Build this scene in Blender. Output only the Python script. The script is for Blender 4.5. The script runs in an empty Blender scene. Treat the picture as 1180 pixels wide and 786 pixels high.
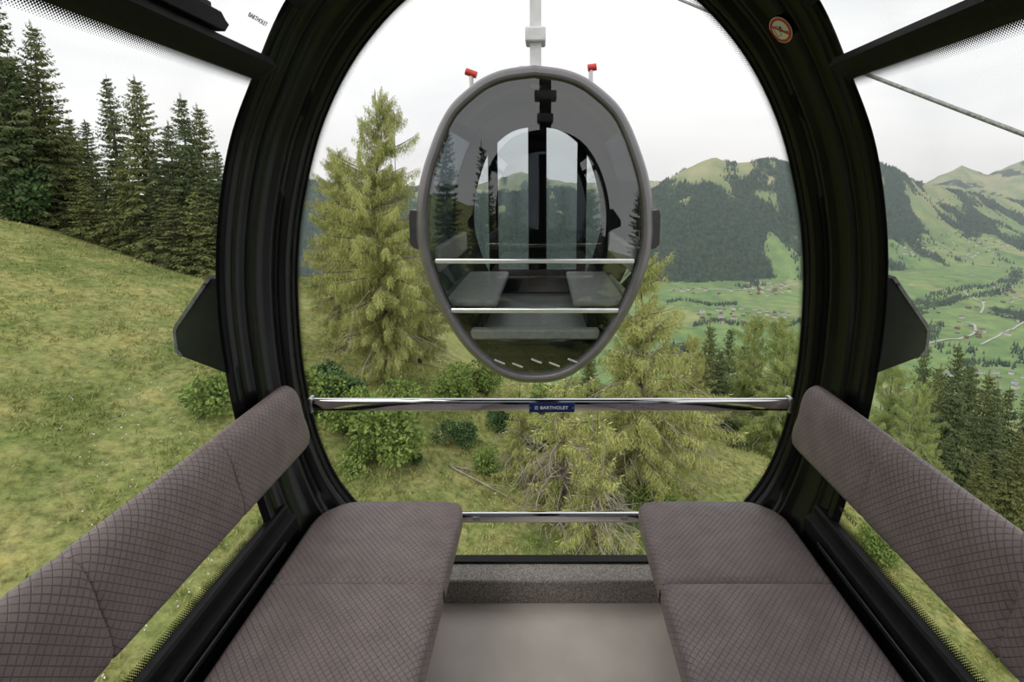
import bpy, math, random
import numpy as np
from mathutils import Vector, Matrix, noise

# ------------------------------------------------------------------ camera, world, light
SC = bpy.context.scene
COL = SC.collection
TH = math.radians(9.0); F = 600.0; PX = 627.0; PY = 310.0
EYE = Vector((-0.025, 0.0, 1.675))
cam = bpy.data.cameras.new('camera'); camo = bpy.data.objects.new('camera', cam); COL.objects.link(camo)
camo.location = EYE; camo.rotation_euler = (math.radians(90) - TH, 0, 0)
cam.sensor_width = 36; cam.lens = 36 * F / 1180
cam.shift_x = -(PX - 590) / 1180; cam.shift_y = (PY - 393) / 1180
cam.clip_start = 0.02; cam.clip_end = 30000
SC.camera = camo
SC.view_settings.view_transform = 'Standard'; SC.view_settings.look = 'None'
SC.view_settings.gamma = 1.0; SC.view_settings.use_curve_mapping = False
SC.view_settings.exposure = 0.0

W = bpy.data.worlds.new('overcast_sky'); SC.world = W; W.use_nodes = True
nt = W.node_tree; nt.nodes.clear()
def N(t, kind, **kw):
    n = t.nodes.new(kind)
    for k, v in kw.items():
        if k in n.inputs: n.inputs[k].default_value = v
        else: setattr(n, k, v)
    return n
tc = N(nt, 'ShaderNodeTexCoord')
mp = N(nt, 'ShaderNodeMapping'); mp.inputs['Scale'].default_value = (1.0, 1.0, 3.2); mp.inputs['Location'].default_value = (0.7, 0.2, 0.4)
nt.links.new(tc.outputs['Generated'], mp.inputs['Vector'])
n1 = N(nt, 'ShaderNodeTexNoise'); n1.inputs['Scale'].default_value = 2.1; n1.inputs['Detail'].default_value = 7; n1.inputs['Roughness'].default_value = 0.55; n1.inputs['Distortion'].default_value = 0.3
nt.links.new(mp.outputs[0], n1.inputs['Vector'])
cr = N(nt, 'ShaderNodeValToRGB')
cr.color_ramp.elements[0].position = 0.30; cr.color_ramp.elements[0].color = (0.83, 0.85, 0.88, 1)
cr.color_ramp.elements[1].position = 0.58; cr.color_ramp.elements[1].color = (1.0, 1.0, 1.0, 1)
nt.links.new(n1.outputs['Fac'], cr.inputs['Fac'])
bg = N(nt, 'ShaderNodeBackground'); bg.inputs['Strength'].default_value = 1.09
wo = N(nt, 'ShaderNodeOutputWorld')
nt.links.new(cr.outputs[0], bg.inputs['Color']); nt.links.new(bg.outputs[0], wo.inputs[0])
try:
    W.cycles.sampling_method = 'MANUAL'; W.cycles.sample_map_resolution = 512
except Exception: pass

sun = bpy.data.lights.new('sun', 'SUN'); suno = bpy.data.objects.new('sun', sun); COL.objects.link(suno)
sun.energy = 1.3; sun.angle = math.radians(40); sun.color = (1.0, 0.97, 0.9)
suno.rotation_euler = (math.radians(38), 0, math.radians(-30))

# ------------------------------------------------------------------ helpers
def ray(u, v):
    a = (u - PX) / F; b = -(v - PY) / F
    return Vector((a, math.cos(TH) + b * math.sin(TH), -math.sin(TH) + b * math.cos(TH)))
def at_y(u, v, Y):
    d = ray(u, v); return EYE + d * (Y / d.y)
def slope(v):
    d = ray(PX, v); return d.z / d.y

def tag(o, label=None, cat=None, group=None, kind=None):
    if label: o['label'] = label
    if cat: o['category'] = cat
    if group: o['group'] = group
    if kind: o['kind'] = kind
    return o
def empty(name, loc=(0, 0, 0), rz=0):
    o = bpy.data.objects.new(name, None); COL.objects.link(o)
    o.location = loc; o.rotation_euler = (0, 0, rz); o.empty_display_size = 0.1
    return o
def mesh_from(name, verts, faces, mats, uvs=None, mi=None, smooth=False):
    me = bpy.data.meshes.new(name)
    me.from_pydata([tuple(v) for v in verts], [], faces)
    for m in (mats if isinstance(mats, (list, tuple)) else [mats]): me.materials.append(m)
    if mi is not None: me.polygons.foreach_set('material_index', mi)
    if uvs is not None:
        l = me.uv_layers.new(name='UVMap')
        idx = np.zeros(len(me.loops), dtype=np.int32); me.loops.foreach_get('vertex_index', idx)
        arr = np.array(uvs, dtype=np.float32)[idx]; l.data.foreach_set('uv', arr.ravel())
    if smooth: me.polygons.foreach_set('use_smooth', [True] * len(me.polygons))
    me.update()
    return me
def link(name, me, parent=None, loc=None, rot=None):
    o = bpy.data.objects.new(name, me); COL.objects.link(o)
    if parent is not None: o.parent = parent
    if loc is not None: o.location = loc
    if rot is not None: o.rotation_euler = rot
    return o
def autosmooth(o, deg=35):
    me = o.data
    me.polygons.foreach_set('use_smooth', [True] * len(me.polygons))
    try: me.set_sharp_from_angle(angle=math.radians(deg))
    except Exception: pass
def modif(o, kind, **kw):
    m = o.modifiers.new(kind.lower(), kind)
    for k, v in kw.items(): setattr(m, k, v)
    return m

class MB:
    def __init__(s): s.v = []; s.f = []; s.m = []
    def quad(s, a, b, c, d, mi=0):
        n = len(s.v); s.v += [a, b, c, d]; s.f.append((n, n+1, n+2, n+3)); s.m.append(mi)
    def box(s, x0, x1, y0, y1, z0, z1, M=None, mi=0):
        P = [Vector(p) for p in [(x0,y0,z0),(x1,y0,z0),(x1,y1,z0),(x0,y1,z0),(x0,y0,z1),(x1,y0,z1),(x1,y1,z1),(x0,y1,z1)]]
        if M: P = [M @ p for p in P]
        n = len(s.v); s.v += P
        for f in [(0,3,2,1),(4,5,6,7),(0,1,5,4),(1,2,6,5),(2,3,7,6),(3,0,4,7)]:
            s.f.append(tuple(n+i for i in f)); s.m.append(mi)
    def tube(s, pts, r, k=10, mi=0, cap=True):
        pts = [Vector(p) for p in pts]
        rs = r if isinstance(r, (list, tuple)) else [r] * len(pts)
        base = len(s.v); up0 = None
        for i, p in enumerate(pts):
            t = (pts[min(i+1, len(pts)-1)] - pts[max(i-1, 0)]).normalized()
            if up0 is None: up0 = Vector((0,0,1)) if abs(t.z) < 0.9 else Vector((1,0,0))
            s1 = t.cross(up0).normalized(); s2 = s1.cross(t).normalized(); up0 = s2
            for j in range(k):
                a = 2*math.pi*j/k
                s.v.append(p + s1*(math.cos(a)*rs[i]) + s2*(math.sin(a)*rs[i]))
        for i in range(len(pts)-1):
            for j in range(k):
                a = base+i*k+j; b = base+i*k+(j+1)%k
                s.f.append((a, b, b+k, a+k)); s.m.append(mi)
        if cap:
            s.f.append(tuple(base+j for j in reversed(range(k)))); s.m.append(mi)
            e = base+(len(pts)-1)*k
            s.f.append(tuple(e+j for j in range(k))); s.m.append(mi)
    def prism(s, poly, ext, mi=0):
        n = len(s.v); k = len(poly); e = Vector(ext)
        P = [Vector(p) for p in poly]
        s.v += P + [p + e for p in P]
        s.f.append(tuple(n+i for i in reversed(range(k)))); s.f.append(tuple(n+k+i for i in range(k))); s.m += [mi, mi]
        for i in range(k):
            j = (i+1) % k; s.f.append((n+i, n+j, n+k+j, n+k+i)); s.m.append(mi)
    def build(s, name, mats, parent=None, sm=None, bevel=None):
        o = link(name, mesh_from(name, s.v, s.f, mats, mi=s.m), parent)
        if sm: autosmooth(o, sm)
        if bevel:
            modif(o, 'BEVEL', width=bevel, segments=3, limit_method='ANGLE', angle_limit=math.radians(40))
            autosmooth(o, 45)
        return o

# ------------------------------------------------------------------ materials
def mat(name, col, rough=0.5, metal=0.0, spec=0.5, coat=0.0):
    m = bpy.data.materials.new(name); m.use_nodes = True
    b = m.node_tree.nodes['Principled BSDF']
    b.inputs['Base Color'].default_value = (*col, 1); b.inputs['Roughness'].default_value = rough
    b.inputs['Metallic'].default_value = metal; b.inputs['Specular IOR Level'].default_value = spec
    b.inputs['Coat Weight'].default_value = coat
    return m
def noisy(m, c1, c2, scale, detail=5, bump=0.0, bscale=None, coord='Object', rough_var=0, lo=0.35, hi=0.65, dist=0.02):
    t = m.node_tree; b = t.nodes['Principled BSDF']
    tcn = N(t, 'ShaderNodeTexCoord')
    n = N(t, 'ShaderNodeTexNoise'); n.inputs['Scale'].default_value = scale; n.inputs['Detail'].default_value = detail
    t.links.new(tcn.outputs[coord], n.inputs['Vector'])
    r = N(t, 'ShaderNodeValToRGB'); r.color_ramp.elements[0].color = (*c1, 1); r.color_ramp.elements[1].color = (*c2, 1)
    r.color_ramp.elements[0].position = lo; r.color_ramp.elements[1].position = hi
    t.links.new(n.outputs['Fac'], r.inputs['Fac']); t.links.new(r.outputs[0], b.inputs['Base Color'])
    if bump:
        n2 = N(t, 'ShaderNodeTexNoise'); n2.inputs['Scale'].default_value = bscale or scale * 3; n2.inputs['Detail'].default_value = 4
        t.links.new(tcn.outputs[coord], n2.inputs['Vector'])
        bp = N(t, 'ShaderNodeBump'); bp.inputs['Strength'].default_value = bump; bp.inputs['Distance'].default_value = dist
        t.links.new(n2.outputs['Fac'], bp.inputs['Height']); t.links.new(bp.outputs[0], b.inputs['Normal'])
    return m

M_BLACK = noisy(mat('black_gloss_shell', (0.006,0.006,0.0065), 0.22, spec=0.22), (0.0025,0.0025,0.003), (0.004,0.004,0.0045), 30, bump=0.04, bscale=9, dist=0.01)
M_BLACKM = noisy(mat('black_matt', (0.01,0.01,0.011), 0.5, spec=0.18), (0.005,0.005,0.0055), (0.009,0.009,0.0095), 60, bump=0.1, bscale=300, dist=0.001)
M_PANEL = noisy(mat('dark_side_panel', (0.008,0.009,0.010), 0.14, spec=0.5), (0.005,0.006,0.007), (0.011,0.013,0.014), 4)
M_RUBBER = noisy(mat('rubber_seal', (0.006,0.006,0.006), 0.45, spec=0.3), (0.005,0.005,0.005), (0.01,0.01,0.01), 80)
M_BUMP = noisy(mat('charcoal_plastic', (0.02,0.021,0.023), 0.5, spec=0.12), (0.006,0.0065,0.007), (0.010,0.0105,0.011), 40, bump=0.15, bscale=500, dist=0.001)
M_BUMPE = noisy(mat('worn_grey_edge', (0.10,0.10,0.11), 0.5), (0.07,0.07,0.075), (0.14,0.14,0.15), 60)
M_CHROME = noisy(mat('chrome', (0.75,0.75,0.76), 0.06, metal=1.0), (0.72,0.72,0.73), (0.80,0.80,0.81), 12)
M_STEEL = noisy(mat('brushed_steel', (0.5,0.5,0.51), 0.28, metal=1.0), (0.45,0.45,0.46), (0.6,0.6,0.61), 50)
M_FLOOR = noisy(mat('grey_vinyl_floor', (0.3,0.28,0.26), 0.5), (0.56,0.49,0.435), (0.68,0.60,0.54), 3.5, bump=0.10, bscale=420, dist=0.002)
M_STEP = noisy(mat('speckled_step_vinyl', (0.2,0.18,0.16), 0.55), (0.17,0.148,0.132), (0.40,0.36,0.33), 210, detail=2, bump=0.15, bscale=300, dist=0.002, lo=0.42, hi=0.62)
M_BLUE = noisy(mat('blue_enamel', (0.008,0.022,0.14), 0.3), (0.007,0.02,0.13), (0.01,0.026,0.16), 40)
M_WHITE = noisy(mat('white_enamel', (0.8,0.8,0.8), 0.4), (0.76,0.76,0.76), (0.85,0.85,0.85), 25)
M_RED = noisy(mat('red_enamel', (0.55,0.03,0.025), 0.4), (0.5,0.025,0.02), (0.62,0.04,0.03), 25)
M_PRINT = mat('dark_print', (0.03,0.03,0.035), 0.6)

def glass_mat(name, tint, refl=0.05, rough=0.0, fres=True):
    m = bpy.data.materials.new(name); m.use_nodes = True; t = m.node_tree; t.nodes.clear()
    o = N(t, 'ShaderNodeOutputMaterial'); tr = N(t, 'ShaderNodeBsdfTransparent'); gl = N(t, 'ShaderNodeBsdfGlossy')
    tr.inputs[0].default_value = (*tint, 1); gl.inputs['Roughness'].default_value = rough
    gl.inputs['Color'].default_value = (1,1,1,1)
    mx = N(t, 'ShaderNodeMixShader')
    lw = N(t, 'ShaderNodeLayerWeight'); lw.inputs['Blend'].default_value = 0.2
    mr = N(t, 'ShaderNodeMath', operation='MULTIPLY_ADD'); mr.inputs[1].default_value = 0.8; mr.inputs[2].default_value = refl
    t.links.new(lw.outputs['Fresnel'], mr.inputs[0]); mr.use_clamp = True
    t.links.new(mr.outputs[0], mx.inputs[0]); t.links.new(tr.outputs[0], mx.inputs[1]); t.links.new(gl.outputs[0], mx.inputs[2])
    t.links.new(mx.outputs[0], o.inputs[0])
    return m
M_GLASS = glass_mat('clear_pane', (0.985,0.99,0.985), 0.0)
# refl: keep head-on mirror low on our own panes
for n in M_GLASS.node_tree.nodes:
    if n.bl_idname == 'ShaderNodeLayerWeight': n.inputs['Blend'].default_value = 0.08
    if n.bl_idname == 'ShaderNodeMath': n.inputs[1].default_value = 0.06
M_TINT = glass_mat('tinted_pane', (0.60,0.65,0.66), 0.11)
M_TINT2 = glass_mat('tinted_side_pane', (0.18,0.21,0.23), 0.02)

# printed dot border of the panes: UV = (arc length, distance from the edge) in metres
def frit_mat(width):
    m = bpy.data.materials.new('dotted_frit_border'); m.use_nodes = True; t = m.node_tree; t.nodes.clear()
    o = N(t, 'ShaderNodeOutputMaterial'); tr = N(t, 'ShaderNodeBsdfTransparent'); df = N(t, 'ShaderNodeBsdfDiffuse')
    df.inputs[0].default_value = (0.008,0.008,0.009,1)
    uv = N(t, 'ShaderNodeUVMap'); sx = N(t, 'ShaderNodeSeparateXYZ'); t.links.new(uv.outputs[0], sx.inputs[0])
    def mth(op, a, b=None, c=None):
        n = N(t, 'ShaderNodeMath', operation=op)
        for i, x in enumerate((a, b, c)):
            if x is None: continue
            if isinstance(x, (int, float)): n.inputs[i].default_value = x
            else: t.links.new(x, n.inputs[i])
        return n.outputs[0]
    P = 0.0046
    a = mth('ADD', sx.outputs[0], sx.outputs[1]); b = mth('SUBTRACT', sx.outputs[0], sx.outputs[1])
    ca = mth('COSINE', mth('MULTIPLY', a, 2*math.pi/P/1.41)); cb = mth('COSINE', mth('MULTIPLY', b, 2*math.pi/P/1.41))
    h = mth('MULTIPLY_ADD', mth('ADD', ca, cb), 0.25, 0.5)
    thr = mth('DIVIDE', sx.outputs[1], width)
    k = mth('GREATER_THAN', h, thr)
    mx = N(t, 'ShaderNodeMixShader'); t.links.new(k, mx.inputs[0]); t.links.new(tr.outputs[0], mx.inputs[1]); t.links.new(df.outputs[0], mx.inputs[2])
    t.links.new(mx.outputs[0], o.inputs[0])
    return m
M_FRIT = frit_mat(0.035)

def quilt_mat():
    m = mat('quilted_taupe_leather', (0.1,0.08,0.08), 0.42, spec=0.4); t = m.node_tree; b = t.nodes['Principled BSDF']
    uv = N(t, 'ShaderNodeUVMap'); sx = N(t, 'ShaderNodeSeparateXYZ'); t.links.new(uv.outputs[0], sx.inputs[0])
    def mth(op, a, b=None, c=None):
        n = N(t, 'ShaderNodeMath', operation=op)
        for i, x in enumerate((a, b, c)):
            if x is None: continue
            if isinstance(x, (int, float)): n.inputs[i].default_value = x
            else: t.links.new(x, n.inputs[i])
        return n.outputs[0]
    P = 0.021
    U = mth('MULTIPLY', sx.outputs[0], 1/P); V = mth('MULTIPLY', sx.outputs[1], 1/P * 0.92)
    A = mth('ADD', U, V); B = mth('SUBTRACT', U, V)
    pa = mth('PINGPONG', A, 0.5); pb = mth('PINGPONG', B, 0.5)
    mn = mth('MINIMUM', pa, pb)
    puff = N(t, 'ShaderNodeMapRange', interpolation_type='SMOOTHERSTEP'); puff.inputs['From Max'].default_value = 0.13
    t.links.new(mn, puff.inputs['Value'])
    # thread: dashes along the seam lines
    la = mth('LESS_THAN', pa, 0.034); lb = mth('LESS_THAN', pb, 0.034)
    da = mth('GREATER_THAN', mth('PINGPONG', mth('MULTIPLY', B, 5.0), 0.5), 0.24); db = mth('GREATER_THAN', mth('PINGPONG', mth('MULTIPLY', A, 5.0), 0.5), 0.24)
    th = mth('MAXIMUM', mth('MULTIPLY', la, da), mth('MULTIPLY', lb, db))
    nz = N(t, 'ShaderNodeTexNoise'); nz.inputs['Scale'].default_value = 14; nz.inputs['Detail'].default_value = 6
    tcn = N(t, 'ShaderNodeTexCoord'); t.links.new(tcn.outputs['Object'], nz.inputs['Vector'])
    r = N(t, 'ShaderNodeValToRGB'); r.color_ramp.elements[0].color = (0.20,0.158,0.155,1); r.color_ramp.elements[1].color = (0.255,0.203,0.20,1)
    r.color_ramp.elements[0].position = 0.3; r.color_ramp.elements[1].position = 0.7
    t.links.new(nz.outputs['Fac'], r.inputs['Fac'])
    mx = N(t, 'ShaderNodeMix', data_type='RGBA'); t.links.new(th, mx.inputs[0]); t.links.new(r.outputs[0], mx.inputs[6])
    mx.inputs[7].default_value = (0.035,0.027,0.028,1); t.links.new(mx.outputs[2], b.inputs['Base Color'])
    fine = N(t, 'ShaderNodeTexNoise'); fine.inputs['Scale'].default_value = 900; t.links.new(tcn.outputs['Object'], fine.inputs['Vector'])
    wr = N(t, 'ShaderNodeTexNoise'); wr.inputs['Scale'].default_value = 9; wr.inputs['Detail'].default_value = 3; t.links.new(tcn.outputs['Object'], wr.inputs['Vector'])
    b0 = N(t, 'ShaderNodeBump'); b0.inputs['Strength'].default_value = 0.35; b0.inputs['Distance'].default_value = 0.02; t.links.new(wr.outputs['Fac'], b0.inputs['Height'])
    b1 = N(t, 'ShaderNodeBump'); b1.inputs['Strength'].default_value = 1.0; b1.inputs['Distance'].default_value = 0.0012; t.links.new(puff.outputs[0], b1.inputs['Height']); t.links.new(b0.outputs[0], b1.inputs['Normal'])
    b2 = N(t, 'ShaderNodeBump'); b2.inputs['Strength'].default_value = 0.25; b2.inputs['Distance'].default_value = 0.0005; t.links.new(fine.outputs['Fac'], b2.inputs['Height']); t.links.new(b1.outputs[0], b2.inputs['Normal'])
    t.links.new(b2.outputs[0], b.inputs['Normal'])
    return m
M_QUILT = quilt_mat()
M_SEAM = mat('seam_thread', (0.022,0.017,0.018), 0.7)

# ------------------------------------------------------------------ our cabin: shell
YF = 2.0; YH = 1.63; YB = -0.75
S_TAB = [(-0.16,0.50),(0.0,0.73),(0.2,0.865),(0.5,0.975),(0.78,1.03),(1.05,1.062),(1.3,1.07),(1.55,1.045),(1.8,0.985),(2.0,0.895),(2.22,0.775),(2.40,0.60),(2.50,0.40),(2.55,0.18),(2.56,0.0)]
O_TAB = [(-0.02,0.0),(-0.01,0.25),(0.03,0.44),(0.12,0.58),(0.385,0.832),(0.62,0.942),(0.9,0.990),(1.18,0.996),(1.43,0.978),(1.66,0.932),(1.91,0.848),(2.14,0.715),(2.33,0.535),(2.43,0.36),(2.48,0.15),(2.49,0.0)]
def catmull(pts, n):
    out = []
    P = [pts[0]] + pts + [pts[-1]]
    for i in range(1, len(P)-2):
        p0, p1, p2, p3 = (np.array(p, float) for p in P[i-1:i+3])
        for k in range(n):
            t = k/n
            out.append(0.5*((2*p1)+(-p0+p2)*t+(2*p0-5*p1+4*p2-p3)*t*t+(-p0+3*p1-3*p2+p3)*t**3))
    out.append(np.array(pts[-1], float)); return out
def loop_from(tab, n=200):
    """closed loop (x,z) resampled evenly, starting at the bottom centre, going right side up"""
    tab = [(z, w) for z, w in tab]
    if tab[0][1] > 0: tab = [(tab[0][0]-0.001, 0.0)] + tab
    half = [(p[1], p[0]) for p in catmull(tab, 10)]
    half = [(max(x, 0), z) for x, z in half]
    full = half + [(-x, z) for x, z in reversed(half[1:-1])]
    P = np.array(full + [full[0]]); d = np.r_[0, np.cumsum(np.hypot(*np.diff(P, axis=0).T))]
    s = np.linspace(0, d[-1], n, endpoint=False)
    # symmetric resample
    return np.c_[np.interp(s, d, P[:,0]), np.interp(s, d, P[:,1])]
def s_at(z):
    P = catmull(S_TAB, 12); zs = [p[0] for p in P]; ws = [p[1] for p in P]
    return float(np.interp(z, zs, ws))
def s_x_to_z(x):
    P = [p for p in catmull(S_TAB, 12) if p[0] > 1.5]
    return float(np.interp(-x, [-p[1] for p in P], [p[0] for p in P]))
NL = 240
LS = loop_from(S_TAB, NL); LO = loop_from(O_TAB, NL)
_c = np.array([0, 1.2]); _n = LO-_c; LO = LO + _n/np.linalg.norm(_n, axis=1)[:,None]*0.030
def hoop_rows(yo, yi, LA=LS, LB=LO, prof=None):
    prof = prof or [(0.0,-0.03),(0.0,0.0),(0.03,0.012),(0.09,0.014),(0.12,0.002),(0.16,0.0),(0.24,0.0),(0.26,0.006),(0.28,0.006),(0.30,0.0),(0.56,0.0),(0.60,0.014),(0.65,0.014),(0.69,0.0),(0.78,0.0),(0.81,0.016),(0.88,0.024),(0.95,0.022),(0.985,0.012),(1.0,-0.004)]
    rows = []
    prof = [(0.0,-0.004)] + list(prof[1:]) + [(1.0,-0.02),(0.97,-0.03),(0.5,-0.02),(0.04,-0.006),(0.0,-0.004)]
    for f, e in prof:
        L = LA*(1-f) + LB*f
        c = np.array([0, 1.2]); nrm = L - c; nrm = nrm/np.linalg.norm(nrm, axis=1)[:,None]
        ff = f**0.9
        rows.append([(p[0]-n[0]*e, yo+(yi-yo)*ff, p[1]-n[1]*e) for p, n in zip(L, nrm)])
    return rows
def loft(rows, closed=True):
    v = []; f = []; n = len(rows[0])
    for r in rows: v += r
    for i in range(len(rows)-1):
        for j in range(n if closed else n-1):
            a = i*n+j; b = i*n+(j+1) % n
            f.append((a, b, b+n, a+n))
    return v, f
v, f = loft(hoop_rows(YH, YF))
o = link('wall_front', mesh_from('wall_front', v, f, M_BLACK)); autosmooth(o, 50)
tag(o, kind='structure')
v, f = loft(hoop_rows(YB+0.37, YB))
o = link('wall_back', mesh_from('wall_back', v, [tuple(reversed(q)) for q in f], M_BLACK)); autosmooth(o, 50)
tag(o, kind='structure')

def side_strip(z0, z1, y0, y1, side, nz=16, ny=2, inset=0.0):
    rows = []
    for i in range(nz+1):
        z = z0 + (z1-z0)*i/nz; x = s_at(z) - inset
        rows.append([(side*x, y0+(y1-y0)*j/ny, z) for j in range(ny+1)])
    return loft(rows, False)
YS0, YS1 = YB+0.37, YH
# rubber seal around the front pane
rows = []
for r, y in ((0.0, YF-0.002), (0.012, YF-0.006), (0.020, YF+0.004), (0.020, YF+0.03), (-0.02, YF+0.03)):
    c = np.array([0, 1.2]); nr = LO-c; nr = nr/np.linalg.norm(nr, axis=1)[:,None]
    rows.append([(p[0]-n[0]*r, y, p[1]-n[1]*r) for p, n in zip(LO, nr)])
v, f = loft(rows); o = link('trim_1', mesh_from('window_seal', v, f, M_RUBBER)); autosmooth(o, 50); tag(o, kind='structure')

def pane(name, loopxyz, bulge=None, th=0.005, m=M_GLASS):
    me = mesh_from(name, loopxyz, [tuple(range(len(loopxyz)))], m)
    o = link(name, me); return o
def glass_disc(name, L, yfun, m, parent=None, rings=14, cz=1.2, th=0.0):
    v = []; f = []; n = len(L)
    for i in range(rings+1):
        k = 1 - i/rings
        for p in L:
            x = p[0]*k; z = cz+(p[1]-cz)*k; v.append((x, yfun(x, z, k), z))
    for i in range(rings):
        for j in range(n):
            a = i*n+j; b = i*n+(j+1) % n
            f.append((a, b, b+n, a+n))
    me = mesh_from(name, v, f, m, smooth=True)
    o = link(name, me, parent)
    if th: modif(o, 'SOLIDIFY', thickness=th, offset=0)
    return o
o = glass_disc('window_1', LO, lambda x, z, k: YF+0.012+0.02*(1-k*k), M_GLASS, rings=6); tag(o, kind='structure')
o = glass_disc('window_6', LO, lambda x, z, k: YB-0.012, M_TINT2, rings=3); tag(o, kind='structure')  # unseen back pane, tinted so that our mirrored cabin stays dark
# unseen doors behind the camera: stile and solid panel added to darken our reflection
mb = MB(); mb.box(-0.11, 0.11, YB-0.06, YB-0.02, 0.0, 2.45); mb.box(-0.80, 0.80, YB-0.05, YB-0.03, 0.12, 0.85)
o = mb.build('door_1', M_BLACKM, bevel=0.008); tag(o, kind='structure')
# frit ring of the front pane
def ring_uv(L, w, y0, name, cz=1.2):
    c = np.array([0, cz]); nr = L-c; nr = nr/np.linalg.norm(nr, axis=1)[:,None]
    Lc = np.r_[L, L[:1]]; nc = np.r_[nr, nr[:1]]
    d = np.r_[0, np.cumsum(np.hypot(*np.diff(Lc, axis=0).T))]
    v = []; uv = []; f = []; n = len(Lc)
    for k in range(2):
        for p, q, s in zip(Lc, nc, d):
            r = 0.018 + w*k
            v.append((p[0]-q[0]*r, y0, p[1]-q[1]*r)); uv.append((s, w*k))
    for j in range(n-1): f.append((j, j+1, j+1+n, j+n))
    return mesh_from(name, v, f, M_FRIT, uvs=uv)
o = link('trim_2', ring_uv(LO, 0.035, YF+0.008, 'frit_border')); tag(o, kind='structure')

BEAM0, BEAM1 = 1.995, 2.040
for side, sn in ((-1, 'left'), (1, 'right')):
    # lower side wall
    v, f = side_strip(0.0, 0.50, YS0, YS1+0.02, side, 8)
    if side > 0: f = [tuple(reversed(q)) for q in f]
    o = link('wall_'+sn, mesh_from('wall_'+sn, v, f, M_PANEL)); autosmooth(o, 60); modif(o, 'SOLIDIFY', thickness=0.02, offset=-1); tag(o, kind='structure')
    # sill: stepped profile swept along y
    zs = 0.5; xs = s_at(0.5)
    prof = [(xs+0.01, 0.535), (xs-0.012, 0.535), (xs-0.02, 0.528), (xs-0.022, 0.505), (xs-0.045, 0.497), (xs-0.05, 0.49), (xs-0.052, 0.44), (xs-0.044, 0.43), (xs-0.03, 0.425), (xs+0.02, 0.40)]
    mb = MB(); mb.prism([(side*p[0], YS0, p[1]) for p in prof], (0, YS1+0.10-YS0, 0)); o = mb.build('trim_%d' % (3 if side < 0 else 4), M_BLACKM, sm=30); tag(o, kind='structure')
    mb = MB(); mb.box(side*(xs-0.060)-0.004, side*(xs-0.060)+0.004, YS0+0.1, YS1-0.01, 0.452, 0.470)
    o = mb.build('trim_%d' % (5 if side < 0 else 6), M_PANEL, bevel=0.003); tag(o, kind='structure')
    # side pane
    v, f = side_strip(0.50, 2.03, YS0, YS1+0.01, side, 24, inset=-0.012)
    o = link('window_%d' % (2 if side < 0 else 3), mesh_from('side_pane', v, f, M_GLASS, smooth=True)); modif(o, 'SOLIDIFY', thickness=0.004, offset=0); tag(o, kind='structure')
    # frit strips top and bottom
    for zz, sg in ((BEAM0, -1), (0.518, 1)):
        n = 2; vs = []; uv = []; fs = []
        for k in range(2):
            z = zz + sg*(0.026 if sg < 0 else 0.036)*k
            for y in (YS0, YS1): vs.append((side*(s_at(z)+0.004), y, z)); uv.append((y, 0.026*k+(0.006 if sg < 0 else -0.002)))
        fs.append((0, 1, 3, 2))
        o = link('trim_%d' % (7 + (side > 0) + 2*(sg > 0)), mesh_from('frit_strip', vs, fs, M_FRIT, uvs=uv)); tag(o, kind='structure')
    # long roof beam between side pane and roof pane
    x0, x1 = s_at(BEAM0), s_at(BEAM1+0.02)
    prof = [(x0+0.005, BEAM0), (x0-0.008, BEAM0-0.004), (x0-0.030, BEAM0+0.004), (x1-0.040, BEAM1-0.01), (x1-0.030, BEAM1+0.012), (x1, BEAM1+0.02), (x0+0.02, BEAM0+0.03)]
    mb = MB(); mb.prism([(side*p[0], YS0, p[1]) for p in prof], (0, YS1+0.0-YS0, 0)); o = mb.build('trim_%d' % (11 if side < 0 else 12), M_BLACKM, sm=30); tag(o, kind='structure')
    # roof pane
    v, f = side_strip(BEAM1+0.005, 2.24, YS0, YS1+0.01, side, 8, inset=-0.006)
    o = link('window_%d' % (4 if side < 0 else 5), mesh_from('roof_pane', v, f, M_GLASS, smooth=True)); modif(o, 'SOLIDIFY', thickness=0.004, offset=0); tag(o, kind='structure')

# ceiling: follows the roof curve between the roof panes
xe = s_at(2.225)
rows = []
for i in range(25):
    x = -xe + 2*xe*i/24; z = s_x_to_z(abs(x)) - 0.015
    rows.append([(x, YS0-0.02, z), (x, YS1+0.03, z)])
v, f = loft(rows, False); o = link('ceiling', mesh_from('ceiling', v, f, M_BLACKM, smooth=True)); modif(o, 'SOLIDIFY', thickness=0.035, offset=0); tag(o, kind='structure')
# floor
mb = MB(); mb.box(-0.80, 0.80, YB+0.05, 1.885, -0.05, 0.0); o = mb.build('floor', M_FLOOR); tag(o, kind='structure')
mb = MB(); mb.prism([(-0.57,1.878,0.0),(-0.57,1.99,0.0),(-0.57,1.99,0.102),(-0.57,1.885,0.102),(-0.57,1.878,0.096)], (1.14,0,0)); o = mb.build('trim_13', M_STEP, bevel=0.004); tag(o, kind='structure')
mb = MB(); mb.box(-0.54, 0.54, 1.975, 2.02, 0.06, 0.112); o = mb.build('trim_14', M_RUBBER, bevel=0.004); tag(o, kind='structure')

# window lock on the upper left beam
lk = empty('window_latch', (-0.868, 1.34, 2.062)); tag(lk, 'black window latch on top of the roof beam at upper left', 'latch')
mb = MB(); mb.prism([(-0.012,-0.20,0.0),(-0.012,0.055,0.0),(-0.012,0.075,0.022),(-0.012,0.06,0.030),(-0.012,0.045,0.045),(-0.012,-0.20,0.045)], (0.05,0,0)); mb.build('latch_body', M_BLACKM, lk, bevel=0.003)
mb = MB(); mb.box(0.0,0.03,-0.14,0.02,0.045,0.06); mb.build('latch_lever', M_RUBBER, lk, bevel=0.004)

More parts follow.
